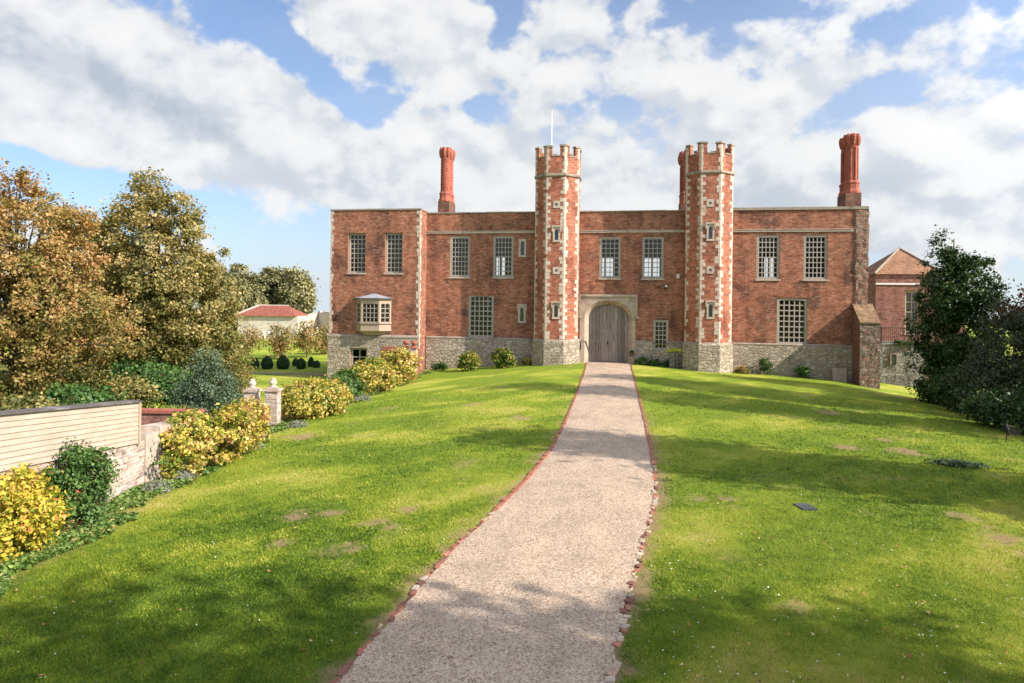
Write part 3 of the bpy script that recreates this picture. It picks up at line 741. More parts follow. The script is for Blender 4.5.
def turret(cx, cy, slits, holes, seed, ztop):
    rs = random.Random(seed); ap = 1.44
    m = MB(); m.prism(octo(cx, cy, ap), 1.5, 12.2); T = m.build('turret', M_brick_tur, GH)
    m = MB(); m.prism(octo(cx, cy, ap+.12), -1.4, 1.45); m.prism(octo(cx, cy, ap+.12), 1.452, 1.60, top=octo(cx, cy, ap+.01)); m.build('turret_plinth', M_rag, T)
    O8 = octo(cx, cy, ap); m = MB()
    def cdir(O, k):
        V = np.array(O[k]); a = np.array(O[(k-1) % 8])-V; b = np.array(O[(k+1) % 8])-V; a /= np.linalg.norm(a); b /= np.linalg.norm(b)
        na = np.array([-a[1], a[0]]); nb = np.array([b[1], -b[0]])
        c = np.array([cx, cy]); na = na if na @ (V-c) > 0 else -na; nb = nb if nb @ (V-c) > 0 else -nb
        return V, (a, b), (na, nb)
    for k in range(8):
        V, d, n_ = cdir(O8, k)
        m = MB(); quoins(m, V, d, n_, 1.61, 12.18, .12, .31, .23, .04, rs, .01)
        OPk = cdir(octo(cx, cy, ap+.02), k); quoins(m, OPk[0], OPk[1], OPk[2], 12.42, ztop-.12, .13, .2, .26, .0, rs); m.build('quoins', M_quoin, T)
    m = MB(); m.prism(octo(cx, cy, ap+.02), 12.203, 12.26, top=octo(cx, cy, ap+.09)); m.prism(octo(cx, cy, ap+.09), 12.262, 12.34); m.prism(octo(cx, cy, ap+.085), 12.342, 12.41, top=octo(cx, cy, ap+.06))
    m.build('string_course', M_coping, T)
    # battlement: low wall with crenels in the middle of each face, merlons wrapping the corners
    P = octo(cx, cy, ap+.02); Q = octo(cx, cy, ap-.22); m = MB(); c = MB(); caps = []
    for k in range(8):
        a, b = P[k], P[(k+1) % 8]; a2, b2 = Q[k], Q[(k+1) % 8]
        m.prism([a, b, b2, a2], 12.4, ztop-.74)
        d = np.array(b)-a; L = np.linalg.norm(d); d /= L; nn = np.array([d[1], -d[0]])
        d2 = np.array(b2)-a2
        p1 = np.array(a)+d*.36+nn*.03; p2 = np.array(b)-d*.36+nn*.03; q1 = np.array(a2)+d*.2-nn*.03; q2 = np.array(b2)-d*.2-nn*.03
        c.prism([tuple(p1), tuple(p2), tuple(q2), tuple(q1)], ztop-.738, ztop-.66)
        V, (da, db), (na, nb) = cdir(P, k); W = np.array(Q[k])
        mer = rs.uniform(.28, .35); mer2 = rs.uniform(.28, .35)
        poly = [V, V+db*mer, W+db*(mer-.1), W, W+da*(mer2-.1), V+da*mer2]
        hgt = ztop+rs.uniform(-.05, .03)
        m.prism([tuple(q) for q in poly], ztop-.74, hgt-.11)
        V2 = V+(V-np.array([cx, cy]))*.035; W2 = W-(V-np.array([cx, cy]))*.02
        poly = [V2, V2+db*(mer+.05), W2+db*(mer-.06), W2, W2+da*(mer2-.06), V2+da*(mer2+.05)]
        cm = MB(); cm.prism([tuple(q) for q in poly], hgt-.108, hgt); caps.append(cm)
    m.prism(octo(cx, cy, ap-.2), 12.38, 12.5)
    bt = m.build('battlement', M_brick_tur, T)
    c.build('crenel_coping', M_coping, T)
    for cm in caps: cm.build('merlon_cap', M_coping, T)
    yf = cy-ap
    for s in slits: slit(s[0], yf, s[1], s[2], parent=T)
    for h in holes: slit(h[0], yf, h[1]-.24, h[1]+.24, w=.46, small=True, parent=T)
    return T
def fz(px, py, Y=-1.74): p = onY(px, py, Y); return float(p[0]), float(p[2])
turret(-3.4, -.3, [(fz(556.5, 233)[0], fz(556, 242)[1], fz(556, 227)[1]), (fz(556, 310)[0], fz(556, 319)[1], fz(556, 303)[1])], [fz(556.5, 204.5), fz(556.3, 270.5)], 3, 14.26)
turret(6.38, -.3, [(fz(710.5, 231)[0], fz(711, 241)[1], fz(711, 224)[1]), (fz(710.5, 311)[0], fz(711, 319)[1], fz(711, 302)[1])], [fz(710.3, 203), fz(710.3, 270)], 8, 14.2)
# slit windows on the main wall
x, z = fz(522.5, 248, 0); slit(x, 0, z-.62, z+.62, w=.56, mould=False, parent=GH)
x, z = fz(522, 314, 0); slit(x, 0, z-.62, z+.58, w=.56, mould=True, parent=GH)
# flagpole on the left turret
m = MB(); m.tube([(-3.92, 0, 12.4), (-3.92, 0, 15), (-3.92, 0, 17.0)], [.04, .035, .02], 8); fp = m.build('flagpole', M_white, org=(-3.92, 0, 12.4)); tag(fp, 'thin white flagpole rising from the left turret', 'flagpole')

# wing
WX0, WX1, WY = -19.05, -12.6, -1.5
WW = [(-17.78, -16.5, 5.87, 8.62), (-15.1, -13.85, 5.87, 8.62)]
m = MB(); wall_holes(m, WX0, WX1, -2.6, 10.18, WY, WY+.6, WW+[(-17.5, -16.28, -.55, .72), (-16.5, -15.3, 1.98, 4.0)])
m.box(WX1-.6, WX1-.001, WY+.601, 7, -2.6, 10.18); m.box(WX0+.001, WX0+.6, WY+.601, 7, -2.6, 10.18); m.box(WX0+.601, WX1-.601, 6.5, 7, -2.6, 10.15)
wing = m.build('wing', M_brick_w if 'M_brick_w' in globals() else M_brick, GH)
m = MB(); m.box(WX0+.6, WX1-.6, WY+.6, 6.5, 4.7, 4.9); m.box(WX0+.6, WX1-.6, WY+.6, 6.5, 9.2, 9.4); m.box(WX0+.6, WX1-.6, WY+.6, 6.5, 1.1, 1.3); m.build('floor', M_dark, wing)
m = MB(); wall_holes(m, WX0-.1, WX1+.0, -2.6, 1.45, WY-.1, WY-.001, [(-17.5, -16.28, -.55, .72), (-14.95, -13.8, -1.4, .55)]); m.build('wing_plinth', M_rag, wing)
m = MB(); m.add([(WX0-.12, WY-.12, 1.45), (WX1, WY-.12, 1.45), (WX1, WY-.12, 1.53), (WX0-.12, WY-.12, 1.53), (WX0-.12, WY+.01, 1.66), (WX1, WY+.01, 1.66)], [(0, 1, 2, 3), (3, 2, 5, 4)]); m.build('plinth_course', M_coping, wing)
m = MB()
x = WX0-.06
while x < WX1+.06:
    L = min(1.0, WX1+.06-x); m.box(x, x+L-.006, WY-.06, WY+.7, 10.18, 10.27+random.uniform(-.01, .01)); x += 1.0
m.box(WX1-.6, WX1+.06, WY+.702, 7, 10.18, 10.265); m.box(WX0-.06, WX0+.6, WY+.702, 7, 10.18, 10.265)
m.build('coping', M_coping, wing)
m = MB(); rs = random.Random(5)
quoins(m, (WX0, WY), [np.array([0, 1.]), np.array([1., 0])], [np.array([-1., 0]), np.array([0, -1.])], 1.67, 10.15, .10, .22, .26, .05, rs)
m.build('quoins', M_quoin, wing); m = MB()
quoins(m, (WX1, WY), [np.array([-1., 0]), np.array([0, 1.])], [np.array([0, -1.]), np.array([1., 0])], -.9, 10.15, .12, .26, .26, .0, rs)
m.build('quoins', M_quoin, wing)
for w in WW: window(*w, WY, 4, 8, M_framepale, fw=.09, bar=.055, depth=.2, barmat=M_framepale)
w = window(-17.5, -16.28, -.55, .72, WY-.1, 2, 1, M_frame, fw=.09, bar=.07, depth=.22, sill=False, name='basement_window')
# stone niche with brick arch at the foot of the wing
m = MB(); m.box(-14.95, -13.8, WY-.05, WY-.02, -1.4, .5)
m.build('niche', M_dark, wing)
m = MB(); m.box(-15.12, -14.95, WY-.14, WY-.03, -1.4, .62); m.box(-13.8, -13.66, WY-.14, WY-.03, -1.4, .62); m.box(-15.14, -13.62, WY-.15, WY-.03, .62, .84)
n = 12
for k in range(n):
    t0, t1 = math.pi*k/n, math.pi*(k+1)/n-.02; c0 = -14.37
    m.prismY([(c0+.42*math.cos(t0), .0+.3*math.sin(t0)), (c0+.56*math.cos(t0), .46*math.sin(t0)), (c0+.56*math.cos(t1), .46*math.sin(t1)), (c0+.42*math.cos(t1), .3*math.sin(t1))], WY-.12, WY-.04)
m.build('niche_arch', M_terra, wing)

# canted bay window of the wing
bx0, bx1, fx0, fx1, by = -17.12, -14.6, -16.56, -15.24, -2.05
base = [(bx0, WY+.05), (bx0, WY-.001), (fx0, by), (fx1, by), (bx1, WY-.001), (bx1, WY+.05)]
def grow(P, g):
    c = np.mean(P, 0); return [(x+(g if x > c[0] else -g), y-g if y < WY else y) for x, y in P]
m = MB()
m.prism(base, 2.0, 2.5); m.prism(base, 3.78, 4.02)
def seg_panel(m, a, b, z0, z1, t=.1):
    d = np.array(b)-np.array(a); L = np.linalg.norm(d); d /= L; n_ = np.array([d[1], -d[0]])
    m.prism([tuple(a), tuple(b), tuple(np.array(b)-n_*t), tuple(np.array(a)-n_*t)], z0, z1)
F3 = [((bx0, WY), (fx0, by), 2), ((fx0, by), (fx1, by), 4), ((fx1, by), (bx1, WY), 2)]
for a, b, nc in F3:
    a = np.array(a); b = np.array(b); d = (b-a)/np.linalg.norm(b-a)
    seg_panel(m, a, a+d*.1, 2.501, 3.779); seg_panel(m, b-d*.1, b, 2.501, 3.779)
bay = m.build('bay_window', M_cream, GH); bay['label'] = 'cream canted bay window with small lead roof'
g = MB(); p = MB()
for a, b, nc in F3:
    a = np.array(a); b = np.array(b); L = np.linalg.norm(b-a); d = (b-a)/L; n_ = np.array([d[1], -d[0]]); a = a-n_*.03; b = b-n_*.03
    for i in range(nc+1):
        q = a+d*(.1+(L-.2)*i/nc); hw_ = .022 if 0 < i < nc else .035; seg_panel(g, q-d*hw_, q+d*hw_, 2.51, 3.77, .04)
    for i in range(5):
        z = 2.52+(1.25)*i/4; seg_panel(g, a+d*.1, b-d*.1, z-.022 if i else 2.502, z+.022 if i < 4 else 3.775, .036 if i != 2 else .05)
    q0, q1 = a+d*.1-n_*.02, b-d*.1-n_*.02; p.add([(q0[0], q0[1], 2.5), (q1[0], q1[1], 2.5), (q1[0], q1[1], 3.78), (q0[0], q0[1], 3.78)], [(0, 1, 2, 3)])
g.build('glazing_bars', M_framepale, bay); p.build('pane', M_glass, bay)
m = MB(); m.prism(grow(base, .06), 4.022, 4.10); m.prism(grow(base, .07), 2.42, 2.499); m.prism(grow(base, .04), 1.93, 1.999); m.build('cornice', M_cream, bay)
m = MB(); m.prism(grow(base, .13), 4.104, 4.15); m.build('gutter', M_felt0, bay)
m = MB(); R_ = grow(base, .1); ap_ = (-15.86, WY-.02, 4.47)
V = [(x, y, 4.153) for x, y in R_]+[ap_, (-15.86-.35, WY+.03, 4.42), (-15.86+.35, WY+.03, 4.42)]
m.add(V, [(0, 1, 6), (1, 2, 6), (2, 3, 6), (3, 4, 6), (4, 5, 6), (5, 4, 3, 2, 1, 0)]); m.build('roof', M_lead, bay)
m = MB(); m.prism([(x*.999, y) for x, y in grow(base, -.3)], 1.62, 1.928, top=base); m.build('corbel', M_cream, bay)

# chimneys
def chimney(cx, y0, zb, w, dep, ztop, zsh, twist, hexa=False, capr=.56, r=.4, zbase=None):
    m = MB(); zb1 = zbase; m.box(cx-w/2, cx+w/2, y0, y0+dep, 8.5, zb1); C_ = m.build('chimney', M_terradark, GH)
    for j, cy in enumerate((y0+w*.52, y0+dep-w*.52)):
        m = MB(); n = 8
        def ring(rr, z, rot=.3927, k=1.): return [(cx+rr*math.cos(rot+2*math.pi*i/n), cy+rr*math.sin(rot+2*math.pi*i/n), z) for i in range(n)]
        W = w*.53
        m.rings([ring(W*1.08, zb1+.002), ring(W*1.08, zb1+.12), ring(W*.93, zb1+.3), ring(W*.93, zsh-.15), ring(W*1.0, zsh-.1), ring(W*1.0, zsh-.02), ring(r*1.05, zsh+.1)])
        m.build('chimney_base', M_terra, C_)
        m = MB(); zt = ztop-.95
        if twist:
            N = 32; K = 46; rg = []
            for k in range(K+1):
                z = zsh+.1+(zt-zsh-.1)*k/K; ph = k/K*2*math.pi*1.3
                rg.append([(cx+(r+.035*math.cos(8*(a-ph)))*math.cos(a), cy+(r+.035*math.cos(8*(a-ph)))*math.sin(a), z) for a in [2*math.pi*i/N for i in range(N)]])
            m.rings(rg)
        else:
            m.rings([ring(r, zsh+.1), ring(r*.98, zt)])
            for i in range(8):
                a = .3927+2*math.pi*i/8; x_, y_ = cx+r*math.cos(a), cy+r*math.sin(a); m.lathe(x_, y_, [(.05, zsh+.12), (.05, zt)], 6)
        m.build('chimney_shaft', M_terra, C_)
        m = MB(); m.rings([ring(r*1.02, zt), ring(r*1.12, zt+.07), ring(r*1.05, zt+.14), ring(r*1.15, zt+.3), ring(r*1.15, ztop-.1), ring(r*1.0, ztop-.02)])
        for i in range(8):
            a = 2*math.pi*i/8; x_, y_ = cx+r*1.1*math.cos(a), cy+r*1.1*math.sin(a)
            m.lathe(x_, y_, [(.04, zt+.16), (.11, zt+.32), (.155, zt+.55), (.15, ztop-.2), (.09, ztop-.03)], 8)
        m.build('chimney_cap', M_terra, C_)
    return C_
chimney(-12.26, 3.0, 0, .86, 1.75, 15.45, 12.05, True, zbase=11.4, r=.335)
chimney(15.45, .75, 0, .94, 1.9, 15.1, 12.0, False, zbase=11.25, r=.36)
chimney(5.28, 4.6, 0, .80, 1.9, 15.05, 12.05, True, zbase=11.2, r=.335)

# buttress
def rough_poly(m, quad, nu, nv, amp, mi=0, seed=0.):
    a, b, c, d = [np.array(q, float) for q in quad]; n_ = np.cross(b-a, d-a); n_ /= np.linalg.norm(n_); V = []; F = []
    for j in range(nv+1):
        for i in range(nu+1):
            f, g = i/nu, j/nv; p = a*(1-f)*(1-g)+b*f*(1-g)+c*f*g+d*(1-f)*g
            e = min(1., 8*min(f, 1-f)+.25)
            p = p+n_*amp*(float(fbm(p[0]*1+p[1]+seed, p[2]+seed, 4, 3))-.5)*2*e; V.append(p)
    for j in range(nv):
        for i in range(nu): k = j*(nu+1)+i; F.append((k, k+1, k+nu+2, k+nu+1))
    m.add(V, F, mi)
m = MB(); a0, a1 = 15.25, 16.4
bL = lambda y, z: (a0, y, z); bR = lambda y, z: (a1, y, z)
rough_poly(m, [(a0, -1.6, -1.6), (a1, -1.6, -1.6), (a1, -1.55, 2.98), (a0, -1.55, 2.98)], 8, 30, .06, 1)
rough_poly(m, [(a0, .1, -1.6), (a0, -1.6, -1.6), (a0, -1.55, 2.98), (a0, .1, 4.08)], 10, 26, .03, 0, 3)
rough_poly(m, [(a1, -1.6, -1.6), (a1, .1, -1.6), (a1, .1, 4.08), (a1, -1.55, 2.98)], 10, 26, .04, 1, 5)
bu = m.build('buttress', [M_terradark, M_buttress], GH)  # first material: left face, brown brick darkened for its shaded side
m = MB(); m.add([(a0-.012, -1.6, 2.96), (a1+.02, -1.6, 2.96), (a1+.02, .02, 4.10), (a0-.012, .02, 4.10), (a0-.012, -1.6, 3.02), (a1+.02, -1.6, 3.02), (a1+.02, .02, 4.17), (a0-.012, .02, 4.17)], [(0, 1, 5, 4), (4, 5, 6, 7), (1, 2, 6, 5), (3, 0, 4, 7), (0, 3, 2, 1)])
m.build('buttress_cap', brick_mat('mossy capping brick', (.30, .17, .09), (.21, .125, .065), (.28, .21, .13), (.16, .13, .06), .6, (.4, .26, .14), .5), bu)

# things on and by the front
def small(name, mb, mat, label, cat, org, group=None, smooth=False): return tag(mb.build(name, mat, org=org, smooth=smooth), label, cat, group)
m = MB(); m.box(4.44, 4.62, -.06, -.0, 5.7, 5.97); small('wall_box', m, M_white, 'small white box fixed high on the brick wall beside the right turret', 'box', (4.53, 0, 5.66))
wl = empty('wall_lamp', (3.77, 0, 5.1)); tag(wl, 'small floodlight bracketed to the brick wall below the upper window', 'lamp')
m = MB(); m.box(3.68, 3.86, -.22, -.05, 5.08, 5.24); m.tube([(3.77, -.1, 5.08), (3.77, -.06, 4.95), (3.77, .0, 4.9)], [.015]*3, 6); m.build('housing', M_iron, wl)
m = MB(); m.box(3.70, 3.84, -.235, -.221, 5.10, 5.22); m.build('lens', M_white, wl)
m = MB(); m.box(-1.90, -1.76, -.26, -.09, .85, 1.3); m.lathe(-1.83, -.175, [(.1, 1.302), (.02, 1.42)], 4, rot=.785); small('wall_lantern', m, M_iron, 'black lantern on the stone beside the left jamb of the gate', 'lantern', (-1.83, 0, .85))
# stone bench
bn = empty('bench', (-2.35, -1.75+.9, 0)); tag(bn, 'low pale stone bench between the left turret and the gate', 'bench')
m = MB(); m.box(-2.75, -1.98, -1.0, -.7, .33, .41, j=.008); m.build('seat', M_stone, bn)
for x in (-2.65, -2.15): m = MB(); m.box(x, x+.1, -.98, -.72, -.05, .328); m.build('leg', M_white, bn)
# potted plant by door
pp = empty('potted_plant', (1.58, -.26, .5)); tag(pp, 'dark pot with a small plant standing on the right guard stone', 'potted plant')
m = MB(); m.lathe(1.58, -.26, [(.1, .5), (.15, .72), (.17, .72), (.16, .76)], 12); m.build('pot', M_terradark, pp)

# leaf materials
LM = {}
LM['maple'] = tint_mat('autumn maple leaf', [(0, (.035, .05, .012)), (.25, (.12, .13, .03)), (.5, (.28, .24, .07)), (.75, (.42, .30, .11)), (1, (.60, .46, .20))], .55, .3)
LM['maple2'] = tint_mat('russet maple leaf', [(0, (.035, .045, .012)), (.25, (.15, .14, .03)), (.5, (.33, .25, .07)), (.75, (.40, .205, .08)), (1, (.55, .34, .14))], .55, .3)
LM['yellow'] = tint_mat('yellowing shrub leaf', [(0, (.05, .10, .012)), (.25, (.14, .22, .02)), (.45, (.42, .38, .04)), (.75, (.62, .45, .06)), (.97, (.60, .33, .12)), (1, (.55, .12, .06))], .5, .3)
LM['yg'] = tint_mat('green and gold shrub leaf', [(0, (.025, .06, .010)), (.25, (.08, .15, .02)), (.45, (.26, .28, .035)), (.62, (.56, .43, .07)), (.8, (.62, .43, .14)), (.99, (.60, .36, .19)), (1, (.5, .2, .1))], .5, .3)
LM['climb'] = tint_mat('climber leaf', [(0, (.03, .07, .015)), (.5, (.08, .16, .035)), (.9, (.18, .27, .07)), (1, (.4, .12, .07))], .5, .25)
LM['green'] = tint_mat('mid green leaf', [(0, (.018, .045, .010)), (.5, (.05, .11, .02)), (1, (.13, .20, .045))], .5, .25)
LM['dark'] = tint_mat('dark evergreen leaf', [(0, (.014, .032, .008)), (.5, (.035, .075, .016)), (.88, (.09, .15, .03)), (1, (.24, .24, .06))], .45, .15)
LM['blue'] = tint_mat('blue green leaf', [(0, (.04, .065, .035)), (.5, (.10, .145, .08)), (1, (.2, .25, .14))], .6, .2)
LM['greyg'] = tint_mat('grey green leaf', [(0, (.025, .035, .018)), (.5, (.065, .085, .045)), (1, (.15, .175, .10))], .6, .2)
LM['grey'] = tint_mat('silver foliage', [(0, (.12, .14, .09)), (.5, (.24, .25, .18)), (1, (.36, .34, .26))], .7, .2)
LM['far'] = tint_mat('distant foliage', [(0, (.07, .075, .03)), (.5, (.24, .22, .09)), (1, (.44, .38, .19))], .7, .2)
LM['orange'] = tint_mat('thin autumn leaf', [(0, (.08, .09, .02)), (.4, (.24, .20, .05)), (.75, (.38, .22, .09)), (1, (.48, .30, .14))], .6, .3)
LM['copper'] = tint_mat('copper beech leaf', [(0, (.03, .015, .010)), (.4, (.09, .035, .018)), (.75, (.20, .06, .025)), (1, (.26, .16, .05))], .5, .3)
def tree(name, label, cat, base, lobes, nc, per, sig, L, mat, seed, group=None, tr=.16, limbs=22, inner=.4, tbase=None, tgrad=0., up=.35, droop=0., W=.8, twig=True, trunk_name='trunk', crown_name='crown'):
    rng = np.random.default_rng(seed); r0 = random.Random(seed)
    bz = base[2] if len(base) > 2 else hz(*base); B = np.array([base[0], base[1], bz])
    root = empty(name, tuple(B)); tag(root, label, cat, group)
    lob = [(B[0]+l[0], B[1]+l[1], B[2]+l[2], l[3], l[4], l[5]) for l in lobes]
    cc = lobe_clumps(lob, nc, rng, inner); cc[:, 2] = np.maximum(cc[:, 2], bz+.05)
    c0 = np.mean([l[:3] for l in lob], 0)
    hh = (cc[:, 2]-cc[:, 2].min())/max(.1, np.ptp(cc[:, 2]))
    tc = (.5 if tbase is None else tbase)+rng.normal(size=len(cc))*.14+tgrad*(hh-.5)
    V, F, t = clumps_to_leaves(cc, per, sig, L, L*W, rng, up, c0, tc, .17, droop)
    raw(crown_name, V, F, mat, root, tuple(B), attrs={'tint': t})
    if tr:
        m = MB(); top = max(l[2]+l[5]*.3 for l in lobes); n = 6
        pts = [B+np.array([r0.uniform(-.1, .1)*k*tr*3, r0.uniform(-.1, .1)*k*tr*3, top*k/n]) for k in range(n+1)]
        pts[0] = B-np.array([0, 0, .15])
        m.tube(pts, [tr*(1.25 if k == 0 else 1-.85*k/n) for k in range(n+1)], 9)
        sel = rng.choice(len(cc), min(limbs, len(cc)), replace=False)
        for k in sel:
            e = cc[k]; s0 = r0.uniform(.25, .8); st = B+(pts[-1]-B)*min(.95, max(.18, s0*((e[2]-bz)/top)))
            mid = (st+e)/2+np.array([r0.uniform(-.2, .2), r0.uniform(-.2, .2), .12*np.linalg.norm(e-st)])*1.0
            rr = tr*r0.uniform(.22, .42); m.tube([st, mid*.6+st*.4+np.array([0, 0, .05]), mid*.5+e*.5, e], [rr, rr*.75, rr*.45, rr*.15], 5)
        m.build(trunk_name, M_bark, root)
    return root

# ---- big left maples
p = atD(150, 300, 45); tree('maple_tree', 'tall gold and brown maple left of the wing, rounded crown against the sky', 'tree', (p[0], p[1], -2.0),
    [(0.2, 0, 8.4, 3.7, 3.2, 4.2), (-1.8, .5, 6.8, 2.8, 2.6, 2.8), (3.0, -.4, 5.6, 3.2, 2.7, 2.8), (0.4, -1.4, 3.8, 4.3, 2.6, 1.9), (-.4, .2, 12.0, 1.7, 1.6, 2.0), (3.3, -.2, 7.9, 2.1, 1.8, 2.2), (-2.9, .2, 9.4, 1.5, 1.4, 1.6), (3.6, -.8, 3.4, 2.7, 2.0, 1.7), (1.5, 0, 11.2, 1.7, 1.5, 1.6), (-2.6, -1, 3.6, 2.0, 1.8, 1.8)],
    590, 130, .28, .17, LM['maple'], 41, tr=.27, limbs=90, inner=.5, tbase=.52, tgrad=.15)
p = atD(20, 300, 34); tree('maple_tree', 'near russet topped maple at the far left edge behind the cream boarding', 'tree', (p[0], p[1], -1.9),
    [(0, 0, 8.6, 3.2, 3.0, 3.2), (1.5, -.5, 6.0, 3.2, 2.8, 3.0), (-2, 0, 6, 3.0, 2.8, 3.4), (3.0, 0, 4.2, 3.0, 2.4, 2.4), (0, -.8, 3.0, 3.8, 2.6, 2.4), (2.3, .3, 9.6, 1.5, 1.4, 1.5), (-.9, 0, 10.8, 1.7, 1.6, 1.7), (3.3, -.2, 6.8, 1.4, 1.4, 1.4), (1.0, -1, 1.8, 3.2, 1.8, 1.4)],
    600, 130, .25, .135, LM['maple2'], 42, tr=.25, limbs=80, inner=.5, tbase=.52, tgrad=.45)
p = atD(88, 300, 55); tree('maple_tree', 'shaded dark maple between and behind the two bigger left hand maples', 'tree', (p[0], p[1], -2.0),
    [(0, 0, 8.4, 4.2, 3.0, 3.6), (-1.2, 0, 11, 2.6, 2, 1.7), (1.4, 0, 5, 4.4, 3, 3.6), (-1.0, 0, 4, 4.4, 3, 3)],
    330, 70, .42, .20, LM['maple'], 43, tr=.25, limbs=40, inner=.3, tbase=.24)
p = atD(208, 330, 31); tree('shrub', 'large blue green shrub behind the urn topped piers', 'shrub', (p[0], p[1]), [(0, 0, 1.5, 1.35, 1.1, 1.3), (-.5, 0, 1.0, 1.3, 1.1, 1.1), (.6, 0, .9, 1.1, 1.0, 1.0), (.1, 0, 2.5, .7, .7, .85)],
     230, 70, .17, .085, LM['blue'], 44, tr=.06, limbs=20, inner=.3, trunk_name='stem', crown_name='foliage')
for i, (px, py, v, r, h, lab) in enumerate([(105, 385, 24, .9, 1.3, 'low mixed green shrub behind the right end of the cream boarding'), (150, 392, 27, 1.1, 1.3, 'leafy shrub behind the red coped garden wall'), (232, 372, 38, 1.0, 2.1, 'yellowing loose shrub right of the blue green shrub')]):
    p = atD(px, py, v); tree('shrub', lab, 'shrub', (p[0], p[1]), [(0, 0, h*.55, r, r, h*.5), (r*.5, 0, h*.35, r*.8, r*.7, h*.35)], 70, 55, .18, .10, LM['yg'] if i != 2 else LM['orange'], 60+i, tr=.04, limbs=8, tbase=.3, trunk_name='stem', crown_name='foliage')

for i, (px, v, r, h, lab) in enumerate([(118, 35, 1.3, 1.5, 'mixed green shrub below the trunk of the gold maple'), (170, 37, 1.3, 1.7, 'dark shrub left of the blue green shrub'), (75, 31, 1.5, 1.5, 'bushy green undergrowth just behind the cream boarding'), (20, 29, 1.6, 1.4, 'undergrowth behind the far left of the boarding'), (145, 42, 1.6, 2.0, 'green shrub behind the maple trunk'), (112, 50, 2.0, 3.0, 'dark understorey shrub left of the maple trunk'), (165, 52, 2.2, 3.2, 'dark understorey shrub right of the maple trunk'), (215, 49, 2.0, 3.4, 'tall green understorey shrub behind the blue green shrub'), (60, 44, 2.2, 3.0, 'dark understorey shrub behind the cream boarding')]):
    x, y = uv_w((px-512)/700*v, v); tree('shrub', lab, 'shrub', (x, y), [(0, 0, h*.5, r, r, h*.5), (.8, 0, h*.4, r, r*.8, h*.4)], 130, 55, .25, .17, LM['climb' if i in (1, 2, 4) else 'green' if i == 5 else 'maple'], 260+i, 'understorey shrubs below the left maples', tr=.05, limbs=8, inner=.3, tbase=.4, trunk_name='stem', crown_name='foliage')
# ---- shrubs in the border (near to far)
def shrub(u, v, rad_u, rad_v, h, mat, seed, label, per=60, nc=120, L=.12, tb=.5, sig=.11, group='yellowing shrubs along the border', name='shrub'):
    x, y = uv_w(u, v)
    lob = [(0, 0, h*.45, rad_u, rad_v, h*.5)]
    r0 = random.Random(seed)
    for k in range(4): a = r0.uniform(0, 6.28); lob.append((rad_u*.45*math.cos(a), rad_v*.55*math.sin(a), h*r0.uniform(.35, .6), rad_u*.62, rad_v*.5, h*.42))
    return tree(name, label, 'shrub', (x, y), lob, nc, per, sig, L, mat, seed, group, tr=.035, limbs=14, inner=.55, tbase=tb, trunk_name='stem', crown_name='foliage', W=.62, up=.6)
YG = 'yellowing shrubs along the border'
shrub(-7.95, 10.9, .62, 1.0, 1.35, LM['yellow'], 71, 'bright yellow shrub at the near left corner below the cream boarding', nc=230, per=75, L=.085, tb=.55, sig=.10, group=YG)
shrub(-7.8, 12.55, .5, .62, 1.55, LM['climb'], 72, 'leafy green climber against the pale brick wall', nc=120, per=85, L=.07, tb=.55, sig=.11, group=None)
shrub(-7.4, 17.4, .85, 2.1, 1.5, LM['yg'], 73, 'wide green and gold shrub in front of the rendered wall end', nc=210, per=85, L=.10, tb=.56, sig=.10, group=YG)
shrub(-7.95, 20.9, .6, .85, 1.2, LM['yg'], 74, 'small gold shrub just in front of the urn topped piers', nc=120, per=60, L=.10, tb=.68, sig=.11, group=YG)
shrub(-7.35, 26.3, 1.1, 2.0, 1.35, LM['yg'], 75, 'rounded green and gold shrub just right of the urn topped piers', nc=230, per=60, L=.11, tb=.55, sig=.13, group=YG)
shrub(-7.5, 31.5, .8, 1.0, 1.3, LM['green'], 76, 'dull green shrub between two golden shrubs before the wing', nc=90, per=60, L=.12, tb=.7, sig=.14, group=None)
shrub(-7.1, 35.2, 1.2, 1.6, 1.7, LM['yg'], 77, 'green and gold shrub in front of the basement window', nc=150, per=55, L=.15, tb=.5, sig=.15, group=YG)
shrub(-6.5, 39.3, 1.15, 1.5, 2.1, LM['yg'], 78, 'tallest gold shrub beside the red capped posts', nc=150, per=55, L=.16, tb=.62, sig=.16, group=YG)
# grey lavender clumps
for i, (px, py, r, lab) in enumerate([(157, 492, .32, 'silvery clump nearest to the pale brick wall'), (183, 480, .34, 'silvery clump at the foot of the wide gold shrub'), (252, 449, .25, 'silvery clump below the small gold shrub'), (297, 427, .3, 'silvery clump at the foot of the right hand pier'), (362, 401, .4, 'silvery clump at the foot of the shrub by the wing')]):
    x, y, z = G(px, py); rng = np.random.default_rng(90+i)
    cc = np.array([x, y, z])+unit(rng.normal(size=(45, 3)))*np.array([r, r, r*.5])*rng.random((45, 1))**.4; cc[:, 2] = np.abs(cc[:, 2]-z)+z+.03
    V, F, t = clumps_to_leaves(cc, 40, .05, .07, .018, rng, .8, np.array([x, y, z-.2]), np.full(45, .5))
    tag(raw('lavender', V, F, LM['grey'], None, (x, y, z), attrs={'tint': t}), lab, 'plant', 'silver leaved clumps in the border')
